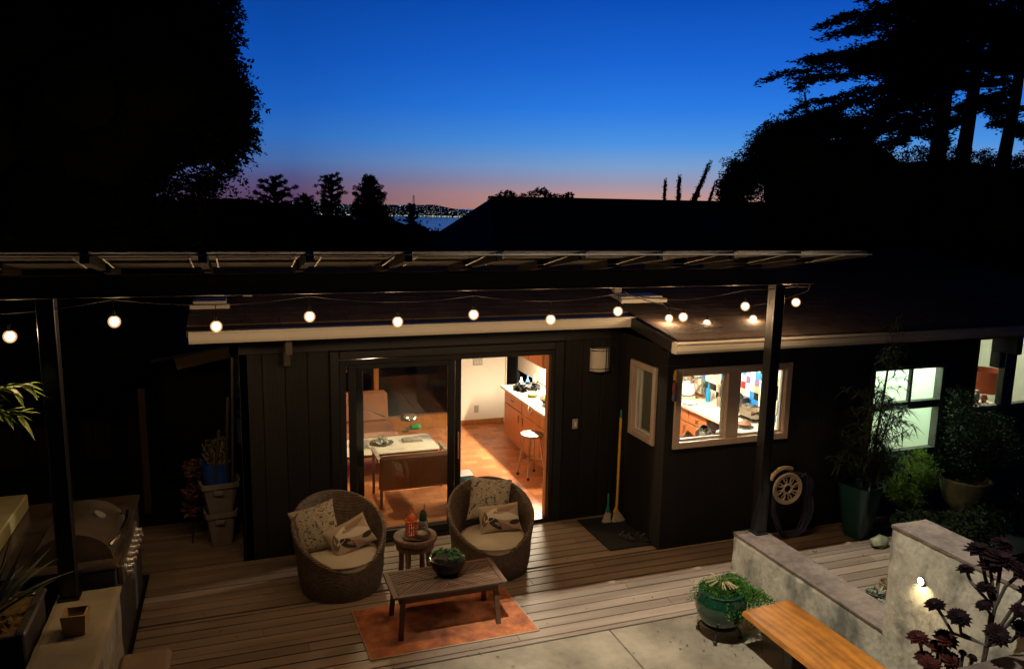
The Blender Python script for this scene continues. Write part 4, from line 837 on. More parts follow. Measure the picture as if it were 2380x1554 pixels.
b = B(); b.tube([(7.5,6.6,-.1),(7.5,6.6,.7)], .03, 6); b.build('stem', barkdark, t)
for i, (x, y, z, r, lab) in enumerate(((7.55,5.75,.30,.42,'dark low shrub in front of the beige bowl planter'),(8.6,5.3,.4,.6,'dark shrub below the far right window'),(6.4,6.1,1.1,0,''),(9.3,5.9,.5,.65,'dark shrub at the right edge of the picture'),(8.0,4.4,.3,.5,'dark shrub just behind the tall wall'),(7.1,6.15,.22,.26,'little dark shrub between the teal pot and the wall'))):
    if not r: continue
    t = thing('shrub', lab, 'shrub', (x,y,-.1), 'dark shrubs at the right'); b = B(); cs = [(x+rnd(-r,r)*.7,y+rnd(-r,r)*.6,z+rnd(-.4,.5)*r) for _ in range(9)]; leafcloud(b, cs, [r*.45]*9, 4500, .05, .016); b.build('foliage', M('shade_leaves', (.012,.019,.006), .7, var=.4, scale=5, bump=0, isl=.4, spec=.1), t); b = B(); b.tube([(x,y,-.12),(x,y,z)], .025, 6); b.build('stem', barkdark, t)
# stones and small pots on the right deck
for (x, y, r, lab) in ((6.80,6.30,.10,'mossy stone on the deck edge behind the tall wall'),(6.80,6.85,.04,'small pale stone against the house wall'),(6.0,6.42,.025,'tiny pale pebble on the right deck')):
    b = B(); b.ball((x,y,r*.7), r, 14, 9, 1.2, .8, .7)
    b.v = [tuple(Vector(v)+Vector((1,1,1))*r*.25*noise.noise(Vector(v)*(1.5/r))) for v in b.v]; tag(b.build('stone', M('mossy_rock', (.30,.27,.16), .9, col2=(.12,.12,.05), scale=12, bump=.4), None, True), lab, 'stone')
b = B(); b.tube([(6.05,6.1,.012),(6.25,6.13,.012)], .008, 6); 
for i, (x, y, r, h, c_, lab) in enumerate(((5.36,4.88,.085,.12,(.40,.30,.14),'small tan bowl pot with succulents behind the low wall'),(5.50,5.08,.08,.12,(.03,.025,.02),'small dark pot with grey spiky plant behind the low wall'),(5.72,5.12,.10,.16,(.16,.09,.05),'brown pot with trailing plant behind the low wall'))):
    t = thing('small_pot_plant', lab, 'potted plant', (x,y,0), 'little pots behind the low wall'); z0 = .0; b = B(); b.rbox(x-.1,x+.1,y-.1,y+.1,0,.16,.01) if i < 3 else None; b.build('plinth', capmat, t)
    b = B(); b.lathe([(r*.6,.16),(r,.16+h*.7),(r*1.05,.16+h),(r*.9,.16+h),(r*.85,.16+h*.8),(.005,.16+h*.75)], (x,y,0), 20); b.build('pot', M('small_pot%d' % i, c_, .6), t, True)
    b = B()
    if i == 0:
        for k in range(6): rosette(b, (x+rnd(-.05,.05),y+rnd(-.05,.05),.16+h), .05, 12)
    else:
        for k in range(40): strapleaf(b, (x+rnd(-.03,.03),y+rnd(-.03,.03),.16+h*.8), rnd(0,6.28), rnd(.08,.16), .012, rnd(.3,1.3), rnd(.1,.5), 4)
    b.build('plant', M('grey_green_leaf', (.22,.22,.14), .7, bump=0, isl=.3) if i < 2 else M('brown_leaf', (.13,.10,.03), .7, isl=.4, bump=0), t)
# aeoniums in the raised bed, foreground right
t = thing('raised_bed', 'dark edge of a raised planting bed at the bottom right corner', 'planter', (4.3,3.0,0)); b = B(); b.rbox(3.2,4.835,2.2,3.10,.0,1.0,.02); b.build('bed_wall', soil, t); b = B(); b.rbox(3.45,4.837,1.6,3.08,1.001,1.04,.01); b.build('bed_cap', M('dark_cap', (.07,.045,.03), .9, var=.4, scale=8, bump=.4, bscale=60), t)
b2 = B(); b2.rbox(3.2,4.835,3.101,3.5,.0,.62,.02); b2.build('planting_bed', soil, t)
aeo = M('aeonium_purple', (.014,.0045,.005), .8, col2=(.005,.003,.0035), scale=12, bump=0, isl=.4, spec=.04)
aeor = M('aeonium_red', (.048,.011,.008), .8, col2=(.02,.005,.004), scale=12, bump=0, isl=.4, spec=.04)
stem = M('aeonium_stem', (.05,.033,.022), .8, var=.4, scale=30, bump=.4)
def aeonium(lab, root, heads, mat_, name='aeonium'):
    t = thing(name, lab, 'plant', root, 'aeoniums in the raised bed'); b = B(); root = Vector(root)
    for (p, R, via) in heads: b.tube([root]+[Vector(v) for v in via]+[Vector(p)], .011, 7)
    b.build('stem', stem, t); rr = random.Random(len(heads))
    for (p, R, via) in heads:
        b = B()
        d = (Vector(p)-Vector(via[-1] if via else root)).normalized(); d = (d+Vector((-.25,-.5,.7))).normalized(); rosette(b, p, R*(.95 if mat_ is aeo else 1.05), 64, Vector((0,0,1)).rotation_difference(d).to_matrix().to_4x4(), .46, .10, -.35); b.build('leaf_rosette', mat_, t)
j1, j2 = (4.34,3.12,1.10), (4.36,3.12,1.35)
aeonium('tall branching dark aeonium with many round heads against the plastered wall', (4.32,3.14,.62), [
    ((4.22,3.42,1.25),.085,[j1,(4.26,3.3,1.10)]), ((4.26,3.27,1.235),.095,[j1,(4.28,3.26,1.12)]), ((4.30,3.15,1.37),.062,[(4.34,3.13,1.12),(4.33,3.12,1.32)]), ((4.28,3.02,1.25),.095,[j1]),
    ((4.34,3.18,1.47),.075,[j1,j2]), ((4.34,3.33,1.52),.07,[j1,j2,(4.34,3.28,1.45)]), ((4.40,3.30,1.66),.11,[j1,j2,(4.38,3.22,1.5)]), ((4.42,3.16,1.66),.13,[j1,j2]), ((4.45,3.04,1.62),.10,[j1,j2,(4.4,3.1,1.5)]),
    ((4.50,3.22,1.72),.09,[j1,j2]), ((4.46,2.99,1.50),.08,[j1,(4.42,3.05,1.38)]), ((4.40,2.95,1.30),.09,[j1,(4.4,3.02,1.18)]), ((4.38,3.20,1.60),.09,[j1,j2]), ((4.36,2.96,1.42),.07,[j1,(4.38,3.03,1.3)])], aeo)
aeonium('low clump of reddish aeonium heads near the bottom right corner', (4.25,3.36,.60), [((4.24,3.53,.95),.085,[(4.25,3.45,.75)]), ((4.30,3.42,.93),.08,[(4.28,3.40,.75)]), ((4.29,3.36,1.03),.09,[(4.27,3.38,.8)]), ((4.24,3.46,.84),.08,[(4.25,3.42,.7)]), ((4.28,3.30,.92),.075,[(4.26,3.34,.7)]), ((4.33,3.34,.86),.07,[(4.3,3.36,.7)]), ((4.20,3.38,.85),.08,[(4.22,3.38,.7)])], aeor)
aeonium('two tiny dark aeonium heads between the tall plant and the red clump', (4.30,3.24,.62), [((4.30,3.245,.99),.035,[(4.30,3.25,.8)]), ((4.32,3.19,.985),.04,[(4.31,3.22,.8)])], aeo)

# dry leaves and grit that have drifted against the wall base and over the boards
b = B(); m_ = 420; rl = np.random.RandomState(3); X = np.concatenate([rl.normal(4.74,.10,150), rl.uniform(-.8,4.7,150), rl.uniform(5.25,7.2,60), rl.uniform(3.4,4.4,60)]); Y = np.concatenate([rl.uniform(4.3,6.3,150), rl.uniform(4.8,7.9,150), rl.uniform(4.5,6.9,60), rl.uniform(4.9,5.7,60)])
X = np.minimum(X, np.where(Y < 6.38, np.where(X < 5, 4.84, 9), 9)); P_ = np.stack([X, Y, rl.uniform(.004,.010,m_)], 1); A_ = rl.normal(size=(m_,3)); A_[:,2] *= .12; A_ /= np.linalg.norm(A_,axis=1)[:,None]; Nn = rl.normal(size=(m_,3))*.2; Nn[:,2] = 1
b.quads(P_, A_, Nn, rl.uniform(.012,.045,m_), rl.uniform(.006,.018,m_)); tag(b.build('leaf_litter', M('litter', (.16,.10,.045), .9, col2=(.05,.035,.02), scale=4, bump=0, isl=.6)), 'dry leaf litter scattered over the patio and deck', 'leaf litter', kind='stuff')
# ================================================================== LEFT SIDE
OK = thing('outdoor_counter', 'dark stone topped outdoor kitchen counter behind the left post', 'counter', (-1.5,7.1,0))
b = B(); b.rbox(-2.3,-.98,6.40,7.95,-.1,.86,.01); b.build('counter_body', M('counter_stone', (.05,.04,.035), .8, var=.4), OK)
b = B(); b.rbox(-2.3,-.96,6.385,7.97,.861,.90,.01); b.build('counter_top', M('polished_stone', (.10,.075,.055), .22, col2=(.04,.03,.025), scale=5, bump=.1, coat=.3), OK)
b = B(); b.rbox(-2.9,-1.88,6.3,7.85,.901,1.05,.012); b.build('raised_ledge', M('pale_stone', (.42,.37,.18), .6, var=.3, scale=3, bump=.15), OK)
knobm = M('pale_chrome', (.75,.70,.62), .3, .7, bump=0)
g = thing('gas_grill', 'built-in steel gas grill with curved lid handle and a row of knobs', 'grill', (-1.3,7.0,.9))
gs = M('grill_steel', (.20,.155,.11), .42, .6, var=.4, scale=6, bump=.1)
b = B(); na = 12; vs = []
for y in (6.52,7.30):
    for i in range(na+1): a = pi*i/na; vs.append((-1.30-.29*cos(a), y, .902+.23*sin(a)))
b.add(vs, [(i,i+1,i+na+2,i+na+1) for i in range(na)]+[tuple(range(na+1))[::-1], tuple(range(na+1,2*na+2))]); b.build('hood', gs, g, True)
b = B(); b.tube([(-1.03,6.56,1.0),(-.975,6.62,1.04),(-.95,6.9,1.06),(-.975,7.18,1.04),(-1.03,7.24,1.0)], .014, 8); b.build('hood_handle', M('handle_steel', (.6,.52,.42), .25, 1), g, True)
b = B(); b.lathe([(.05,0),(.05,.012),(.03,.02)], (0,0,0), 20); b.xform(Matrix.Translation((-1.16,6.98,1.105)) @ Matrix.Rotation(.6, 4, 'Y')); b.build('thermometer', knobm, g, True)
b = B(); b.rbox(-.979,-.93,6.45,7.4,.70,.86,.01); b.build('control_panel', gs, g)
for k in range(7):
    for (dx, z) in ((0,.81),(0,.74)):
        b = B(); b.lathe([(.034,0),(.034,.012),(.024,.018),(.022,.05),(.004,.053)], (0,0,0), 14); b.xform(Matrix.Translation((-.93,6.52+k*.125+(.06 if z < .8 else 0),z)) @ Matrix.Rotation(pi/2, 4, 'Y')); b.build('knob', knobm, g, True)
b = B(); b.lathe([(.075,0),(.075,.02),(.0745,.3)], (0,0,0), 18); 
# tan square pot on the left wall
t = thing('square_pot', 'small square tan pot standing on the low concrete wall', 'pot', (-1.15,5.74,.73)); b = B()
def sqpot(b, cx, cy, z0, h, w0, w1, th, rot=0):
    st = len(b.v); o0, o1 = w0/2, w1/2; vs = []
    for (hw, z) in ((o0,z0),(o1,z0+h),(o1-th,z0+h),(o1-th*1.5,z0+h*.72)): vs += [(-hw,-hw,z),(hw,-hw,z),(hw,hw,z),(-hw,hw,z)]
    fs = [(3,2,1,0)]+[(k*4+i, k*4+(i+1)%4, k*4+4+(i+1)%4, k*4+4+i) for k in range(3) for i in range(4)]+[(12,13,14,15)]
    b.add(vs, fs); b.xform(Matrix.Translation((cx,cy,0)) @ Matrix.Rotation(rot, 4, 'Z'), st)
sqpot(b, -1.15, 5.74, .731, .15, .135, .158, .014, -.06); b.build('pot_body', M('mustard_pot', (.40,.25,.07), .6, var=.25, scale=8), t)
b = B(); b.add([(-1.203,5.687,.842),(-1.097,5.687,.842),(-1.097,5.793,.842),(-1.203,5.793,.842)], [(0,1,2,3)]); b.build('potting_soil', soil, t)
# agave planter at left front
t = thing('agave_planter', 'dark square planter with a silvery rim and spiky leaves at the left edge', 'planter', (-1.6,5.75,0)); b = B(); b.rbox(-1.93,-1.40,5.45,6.05,-.05,.90,.01); b.build('planter_box', M('planter_dark', (.025,.018,.015), .7), t)
b = B(); rim = M('foil_rim', (.55,.50,.42), .28, .9, var=.4, scale=20, bump=.8, bscale=25)
b.rbox(-1.45,-1.385,5.44,6.08,.901,.935,.012); b.rbox(-1.96,-1.451,6.02,6.08,.901,.933,.012); b.rbox(-1.96,-1.451,5.44,5.47,.901,.915,.01); b.build('rim', rim, t)
b = B(); b.box(-1.95,-1.45,5.47,6.02,.901,.905); leafcloud(b, [(-1.6,5.6,.92),(-1.75,5.8,.93)], [.12,.1], 250, .04, .025, .2); b.build('bark_mulch', M('mulch', (.30,.18,.05), .9, var=.7, scale=30), t)
b = B(); rr = random.Random(12)
for k in range(40): strapleaf(b, (-1.70+rr.uniform(-.05,.05),5.72+rr.uniform(-.05,.05),.91), rr.uniform(-.8,3.8), rr.uniform(.4,.75), rr.uniform(.028,.05), rr.uniform(.5,1.35), rr.uniform(.0,.3), 7)
b.build('spiky_leaves', M('agave_leaf', (.10,.12,.06), .45, var=.4, scale=6, isl=.4, bump=.05), t)
b = B()
for k in range(9): strapleaf(b, (-1.66,5.95,.92), rr.uniform(0,6.28), rr.uniform(.1,.2), .05, rr.uniform(.4,1.0), .4, 5)
b.build('yellow_leaves', M('yellow_leaf', (.30,.30,.05), .6, bump=0, isl=.3), t)
# leafy branch lit by the bulb
t = thing('oleander', 'lit yellow green leafy branch reaching in at the left edge', 'shrub', (-2.15,6.1,.0)); b = B(); b.tube([(-2.35,6.3,-.1),(-2.2,6.2,1.5),(-1.95,6.1,2.35)], [.03,.025,.012], 7); b.tube([(-1.95,6.1,2.35),(-1.65,6.05,2.46),(-1.36,6.02,2.48)], .006, 5); b.tube([(-1.85,6.1,2.38),(-1.6,6.0,2.30),(-1.42,5.98,2.26)], .006, 5); b.build('stem', M('green_stem', (.10,.14,.03), .7), t)
b = B(); rr = random.Random(31)
for (x, y, z, a0) in [(-1.75+.045*k, 6.04, 2.42+.006*k, 0) for k in range(9)]+[(-1.78+.04*k, 6.02, 2.36-.012*k, 0) for k in range(9)]+[(-1.7,6.02,2.28,0)]*5:
    for j in range(3): strapleaf(b, (x,y,z), rr.uniform(-1.2,1.2), rr.uniform(.11,.19), .036, rr.uniform(-.7,.6), rr.uniform(.1,.5), 6)
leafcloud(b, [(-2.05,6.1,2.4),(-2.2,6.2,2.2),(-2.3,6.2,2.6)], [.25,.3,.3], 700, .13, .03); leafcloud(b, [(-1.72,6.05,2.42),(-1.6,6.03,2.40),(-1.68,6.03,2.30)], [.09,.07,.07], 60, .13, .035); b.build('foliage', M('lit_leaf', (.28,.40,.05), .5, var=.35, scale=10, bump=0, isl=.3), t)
# bins, bucket, tools beside the house corner
bing = M('grey_plastic_bin', (.22,.19,.17), .6, var=.2, scale=8)
def bin_(lab, z0, w0, w1, h, cx=-.25, cy=8.66):
    t = thing('storage_bin', lab, 'bin', (cx,cy,z0), 'stacked grey bins'); b = B(); st = 0
    b.lathe([(w0,0),(w0*1.02,.02),(w1,h-.06),(w1+.02,h-.055),(w1+.022,h),(w1,h),(w1-.015,h-.02),(w0,h*.3)], (cx,cy,z0), 32, sq=.7, rot=.1); b.build('tub', bing, t, True)
    for s_ in (-1, 1): b = B(); b.rbox(cx-.05,cx+.05,cy+s_*(w1+.02)-.012,cy+s_*(w1+.02)+.012,z0+h-.12,z0+h-.07,.005); b.build('grip', bing, t)
bin_('grey plastic storage bin at the bottom of the stack', 0, .11,.155,.40); bin_('grey plastic storage bin stacked on another and holding the blue bucket', .385, .13,.19,.36)
t = thing('bucket', 'blue bucket sitting in the top grey bin, full of clippings', 'bucket', (-.27,8.66,.60)); b = B(); b.lathe([(.12,.66),(.165,.94),(.175,.955),(.16,.955),(.14,.82),(.005,.81)], (-.27,8.64,0), 28); b.build('tub', M('blue_plastic', (.015,.10,.48), .5, bump=.03), t, True)
b = B(); rr = random.Random(17)
for k in range(60): a = rr.uniform(0,6.28); r = rr.uniform(.03,.16); b.bar((-.27+r*.3*cos(a),8.64+r*.3*sin(a),.85),(-.27+r*cos(a),8.64+r*sin(a),.95+rr.uniform(0,.22)),.007)
b.build('twigs', M('dry_twigs', (.30,.24,.15), .9, isl=.5), t)
b = B(); leafcloud(b, [(-.27,8.64,1.08),(-.2,8.66,1.15)], [.13,.1], 260, .05, .02); b.build('clippings', M('dry_leaves', (.12,.10,.05), .9, isl=.5), t)
t = thing('red_shrub', 'dim reddish leafy plant hanging beside the blue bucket', 'shrub', (-.55,8.7,0)); b = B(); leafcloud(b, [(-.50,8.7,.85),(-.52,8.7,.6),(-.56,8.75,.4)], [.12,.11,.1], 700, .06, .02); b.build('foliage', M('red_leaves', (.14,.05,.035), .8, isl=.5), t); b = B(); b.tube([(-.55,8.72,-.02),(-.5,8.7,.9)], .01, 5); b.build('stem', barkdark, t)
for (p, q, c_, lab) in (((-.13,8.75,.0),(-.06,8.22,2.17),(.10,.085,.07),'pale wooden pole leaning on the house corner, the tallest one'),((-.22,8.8,.02),(-.12,8.24,1.75),(.06,.05,.045),'grey metal pole leaning beside the tallest pole'),((-.36,8.8,.02),(-.22,8.26,1.40),(.07,.045,.03),'short brown pole leaning left of the others')):
    b = B(); b.tube([p, q], .014, 8); tag(b.build('garden_pole', M('pole_'+lab[:4], c_, .7), None, True), lab, 'pole', 'poles leaning on the house corner')
# shed eave and dark fence at left background
t = thing('shed', 'dim shed eave with a pale fascia board behind the house corner', 'shed', (-1.2,11.3,0)); b = B(); b.box(-1.0,-.06,11.2,13,-.1,1.8); b.build('wall', blackwall, t); b = B(); b.bar((-.72,10.0,1.78),(-.10,10.0,1.90),.03,.14); b.build('fascia', M('tan_board', (.22,.15,.08), .8), t); b = B(); b.add([(-1.0,10.02,1.80),(-.06,10.02,1.96),(-.06,13,2.3),(-1.0,13,2.1),(-1.0,10.02,1.84),(-.06,10.02,2.0),(-.06,13,2.34),(-1.0,13,2.14)], [(0,1,2,3)[::-1],(4,5,6,7),(0,1,5,4)]); b.build('roof', blacktrim, t)
t = thing('fence', 'dark wooden garden fence behind the outdoor counter', 'fence', (-4,11,0)); b = B(); x = -9.0
while x < -1.1: b.rbox(x,x+.14,12.6+rnd(-.01,.01),12.62,-.15,1.75+rnd(-.02,.02),.004); x += .15
b.build('pickets', M('fence_wood', (.035,.022,.017), .9, isl=.4), t)
for k in range(4): b = B(); b.rbox(-8.5+k*2.4,-8.4+k*2.4,12.63,12.73,-.15,1.85,.006); b.build('fence_post', barkdark, t)
t = thing('garden_stake', 'thin dark red brown post standing in the shadows left of the bins', 'post', (-1.12,10.0,0)); b = B(); b.rbox(-1.16,-1.08,9.98,10.04,-.1,1.5,.006); b.build('stake', M('stake_wood', (.075,.04,.03), .9), t)
# small upholstered seat at the bottom left
t = thing('garden_stool', 'brown padded stool cut off by the bottom edge of the picture', 'stool', (-.72,5.5,0)); b = B(); b.rbox(-.90,-.55,5.0,5.83,.38,.455,.03); b.build('seat', M('brown_pad', (.20,.13,.08), .8, var=.25, scale=5, bump=.2), t)
for (x, y) in ((-.86,5.05),(-.59,5.05),(-.86,5.78),(-.59,5.78)): b = B(); b.rbox(x-.02,x+.02,y-.02,y+.02,0,.38,.004); b.build('leg', blackpaint, t)

# ================================================================== INTERIOR THINGS
lea = M('tan_leather', (.33,.14,.075), .4, col2=(.23,.09,.05), scale=3, bump=.15, bscale=70)
t = thing('lounge_chair', 'brown leather armless lounge chair by the far windows', 'chair', (1.75,11.4,.03)); b = B(); b.rbox(1.30,2.20,10.85,11.55,.25,.44,.05); b.build('seat', lea, t, True); b = B(); b.rbox(-.42,.42,-.08,.08,0,.50,.05); b.xform(Matrix.Translation((1.75,11.55,.40)) @ Matrix.Rotation(radians(-14), 4, 'X')); b.build('backrest', lea, t, True)
for (x, y) in ((1.36,10.92),(2.12,10.92),(1.36,11.5),(2.12,11.5)): b = B(); b.rbox(x-.02,x+.02,y-.02,y+.02,.031,.25,.004); b.build('leg', blackpaint, t)
t = thing('marble_table', 'low white marble coffee table on thin black legs inside the house', 'table', (2,10.3,.03)); mb = M('veined_marble', (.68,.62,.50), .2, col2=(.28,.25,.20), scale=2.2, bump=0, thr=(.30,.42)); b = B(); b.rbox(1.25,2.60,9.98,10.72,.40,.42,.004); b.build('tabletop', mb, t)
b = B()
b.bar((1.28,10.0,.388),(2.57,10.0,.388),.02); b.bar((1.28,10.70,.388),(2.57,10.70,.388),.02); b.bar((1.28,10.0,.388),(1.28,10.7,.388),.02); b.bar((2.57,10.0,.388),(2.57,10.7,.388),.02); b.build('frame', blackpaint, t)
for (x, y) in ((1.28,10.0),(2.57,10.0),(1.28,10.7),(2.57,10.7)): b = B(); b.bar((x,y,.031),(x,y,.378),.02); b.build('leg', blackpaint, t)
b = B(); b.rbox(1.42,1.66,10.22,10.42,.421,.437,.003); tag(b.build('book', M('dark_cover', (.05,.04,.09), .4, col2=(.35,.3,.25), scale=9)), 'thin dark covered book at the near left of the marble table', 'book')
b = B(); b.rbox(2.16,2.44,10.34,10.52,.421,.436,.003); b.rbox(2.17,2.42,10.35,10.51,.437,.452,.003); tag(b.build('magazine', M('grey_cover', (.42,.36,.30), .5, col2=(.16,.12,.10), scale=14)), 'pale magazines at the right end of the marble table', 'magazine')
b = B(); b.lathe([(.10,.421),(.17,.435),(.165,.441),(.10,.430),(.005,.429)], (1.86,10.42,0), 30); b.xform(Matrix.Identity(4)); tag(b.build('glass_plate', M('grey_glass_dish', (.10,.11,.09), .15), None, True), 'dark round dish on the marble table', 'dish')
b = B(); leafcloud(b, [(1.84,10.43,.47),(1.90,10.40,.46),(1.80,10.40,.45)], [.07,.06,.05], 240, .07, .05, .6); tag(b.build('coral', M('white_coral', (.70,.68,.58), .6, bump=.2)), 'white coral piece in the dark dish', 'decoration')
t = thing('armchair', 'leather sling armchair seen from behind the glass door', 'chair', (2.0,9.2,.03))
b = B(); b.rbox(-.46,.46,-.05,.04,0,.48,.035); b.xform(Matrix.Translation((2.02,8.96,.28)) @ Matrix.Rotation(radians(10), 4, 'X')); b.build('backrest', lea, t, True); b = B(); b.rbox(1.70,2.45,8.98,9.60,.32,.43,.03); b.build('seat', lea, t, True)
for x in (1.60,2.50):
    b = B(); b.bar((x,8.92,.62),(x,9.62,.62),.05,.03); b.build('armrest', MATS['grey_cover'], t)
    for (y, dy) in ((9.0,.0),(9.56,.0)): b = B(); b.bar((x,y,.031),(x,y,.60),.03); b.build('leg', stumpwood, t)
t = thing('floor_lamp', 'chrome domed floor lamp on a thin arm beside the lounge chair', 'lamp', (1.5,11.3,.03)); b = B(); b.tube([(1.0,11.0,.03),(1.0,11.0,1.0),(1.25,10.98,1.05),(2.0,10.9,.66),(2.22,10.9,.64)], .010, 6); b.build('arm', chrome, t); b = B(); b.lathe([(.14,0),(.135,.03),(.10,.075),(.05,.10),(.01,.105)], (2.36,10.92,.60), 26); b.build('shade', chrome, t, True)
b = B(); b.lathe([(.12,0),(.12,.02)], (1.0,11.0,.031), 20); b.build('base', chrome, t)
t = thing('toy_pile', 'heap of bright red, blue and green toys behind the marble table', 'toys', (2.6,11.0,.03))
for (x, y, z, s_, c_) in ((2.50,11.1,.42,.09,(.03,.45,.10)),(2.44,10.95,.30,.08,(.6,.05,.04)),(2.62,10.98,.28,.09,(.03,.06,.35)),(2.35,11.12,.38,.07,(.3,.25,.1))):
    b = B(); b.rbox(x-s_,x+s_,y-s_*.6,y+s_*.6,z-s_*.5,z+s_*.4,.03); b.build('toy', M('toy_%d' % int(x*100), c_, .4), t, True)
b = B(); b.rbox(2.25,2.72,10.85,11.25,.031,.24,.02); b.build('toy_box', stumpwood, t)
b = B(); b.lathe([(.14,.03),(.17,.10),(.185,.25),(.17,.40),(.14,.47),(.12,.475),(.01,.48)], (2.56,8.75,0), 30); tag(b.build('ceramic_stool', M('teal_ceramic', (.10,.30,.30), .25, var=.3, scale=4, coat=.4, bump=.05), None, True), 'teal glazed ceramic garden stool just inside the open door', 'stool')
b = B(); b.rbox(2.50,2.68,8.62,8.84,.481,.487,.002); tag(b.build('paper_sheet', ceramic_w), 'white sheet lying on the teal ceramic stool', 'paper')
# peninsula
t = thing('kitchen_peninsula', 'orange wood kitchen peninsula with white counter seen through the open door', 'cabinet', (4.3,10.3,.03)); b = B(); b.rbox(4.02,4.60,9.0,11.30,.11,.879,.004); b.box(4.08,4.60,9.02,11.28,.031,.11); b.build('carcass', cabwood, t)
for (y0, y1) in ((9.03,9.75),(9.77,10.50),(10.52,11.27)):
    b = B(); b.rbox(4.0,4.018,y0,y1,.13,.66,.004); o = b.build('door', cabwood, t)
    b = B(); b.tube([(3.985,y1-.08 if y0 < 10.5 else y0+.08,.50),(3.985,y1-.08 if y0 < 10.5 else y0+.08,.62)], .006, 6); b.build('handle', M('bronze_pull', (.10,.06,.04), .4, .6), o)
    b = B(); b.rbox(4.0,4.018,y0,y1,.68,.865,.004); o = b.build('drawer', cabwood, t); b = B(); b.tube([(3.985,(y0+y1)/2-.05,.77),(3.985,(y0+y1)/2+.05,.77)], .006, 6); b.build('handle', MATS['bronze_pull'], o)
b = B(); b.rbox(3.95,4.615,8.95,11.36,.88,.92,.006); b.build('countertop', M('cream_counter', (.70,.62,.48), .25, var=.1, scale=12, bump=0), t)
t = thing('upper_cabinet', 'orange wood wall cabinet hanging over the peninsula', 'cabinet', (4.3,10.3,1.52)); b = B(); b.rbox(4.02,4.34,9.72,10.85,1.52,2.38,.004); b.build('carcass', cabwood, t)
for (y0, y1) in ((9.74,10.27),(10.29,10.83)): b = B(); b.rbox(4.0,4.018,y0,y1,1.54,2.36,.004); b.build('door', cabwood, t)
b = B(); b.rbox(4.36,4.62,9.72,9.76,1.62,2.38,.003); b.build('end_panel', cabwood, t)
b = B(); b.rbox(4.10,4.26,9.700,9.712,1.66,1.86,.003); tag(b.build('photo', M('photo_print', (.55,.5,.35), .5, col2=(.08,.15,.12), scale=16, bump=0)), 'small framed photo on the end of the orange cabinet', 'picture')
lamp('under_cabinet_lamp', 'AREA', (4.22,10.3,1.505), 150, (1,.86,.62), (.06,1.1))
b = B(); b.lathe([(.05,.921),(.09,.95),(.145,1.02),(.15,1.03),(.14,1.03),(.08,.965),(.005,.955)], (4.22,9.98,0), 28); tag(b.build('fruit_bowl', M('dark_bowl', (.03,.02,.015), .3), None, True), 'dark bowl of fruit on the peninsula counter', 'bowl')
for k, (dx, dy) in enumerate(((-.04,0),(.04,.03),(0,-.05),(.02,.06))): b = B(); b.ball((4.22+dx,9.98+dy,1.02+.01*k), .04, 12, 8); tag(b.build('fruit', M('green_fruit', (.35,.42,.06), .4, bump=0), None, True), 'green fruit in the dark bowl on the peninsula', 'fruit', 'fruit in the dark bowl')
b = B(); b.lathe([(.04,.921),(.085,.955),(.10,.985),(.09,.985),(.005,.94)], (4.16,10.48,0), 24); tag(b.build('small_bowl', M('yellow_bowl', (.55,.55,.15), .3), None, True), 'small pale yellow bowl on the peninsula counter', 'bowl')
b = B(); leafcloud(b, [(4.16,10.85,1.0),(4.26,10.7,1.02),(4.1,10.95,.97)], [.09,.08,.06], 260, .09, .06, .7); tag(b.build('black_bag', M('black_cloth', (.01,.01,.012), .6)), 'crumpled black bag on the far part of the peninsula', 'bag')
for (x, y, h, c_, lab) in ((4.30,11.05,.20,(.05,.15,.5),'blue bottle at the far end of the peninsula'),(4.22,11.12,.17,(.7,.7,.65),'white bottle at the far end of the peninsula'),(4.40,11.0,.24,(.3,.25,.15),'brown bottle at the far end of the peninsula')):
    b = B(); b.lathe([(.03,.921),(.032,.921+h*.6),(.012,.921+h*.8),(.012,.921+h)], (x,y,0), 16); tag(b.build('bottle', M('btl_'+lab[:5], c_, .3), None, True), lab, 'bottle', 'bottles on the peninsula')
b = B(); b.tube([(3.94,10.05,.93),(3.925,10.05,.86),(3.93,10.0,.80),(3.945,9.95,.86),(3.94,9.9,.925)], .006, 6); tag(b.build('cable', ceramic_w, None, True), 'white cable loop hanging over the counter edge', 'cable')
t = thing('bar_stool', 'brushed metal bar stool on casters beside the peninsula', 'stool', (3.80,9.52,.03)); b = B(); b.lathe([(.14,.615),(.16,.625),(.165,.64),(.16,.652),(.005,.655)], (3.80,9.55,0), 28); b.build('seat', M('worn_metal', (.30,.28,.25), .5, .8), t, True)
for k in range(4):
    a = pi/4+k*pi/2+.2; b = B(); b.tube([(3.80+.11*cos(a),9.55+.11*sin(a),.615),(3.80+.19*cos(a),9.55+.19*sin(a),.07)], .012, 8); o = b.build('leg', steel, t, True); b = B(); b.ball((3.80+.19*cos(a),9.55+.19*sin(a),.055), .024, 10, 6); b.build('caster', blackpaint, o, True)
b = B(); b.tube([(3.80+.155*cos(pi/4+.2+k*pi/2),9.55+.155*sin(pi/4+.2+k*pi/2),.28) for k in range(5)], .008, 6); b.build('foot_ring', steel, t)
t = thing('wall_plate', 'triple switch plate high on the white interior wall', 'switch', (3.86,12.24,1.1)); b = B(); b.rbox(3.76,3.93,12.238,12.249,1.07,1.19,.003); b.build('plate', whitepaint, t)
for k in range(3): b = B(); b.rbox(3.785+k*.05,3.80+k*.05,12.228,12.238,1.11,1.15,.002); b.build('toggle', ceramic_w, t)
t = thing('power_outlet', 'beige power outlet low on the white interior wall', 'outlet', (3.83,12.24,.3)); b = B(); b.rbox(3.79,3.87,12.238,12.249,.24,.37,.003); b.build('plate', M('beige_plate', (.48,.40,.28), .5), t); b = B(); b.rbox(3.81,3.85,12.234,12.238,.26,.295,.002); b.rbox(3.81,3.85,12.234,12.238,.315,.35,.002); b.build('socket', whitepaint, t)
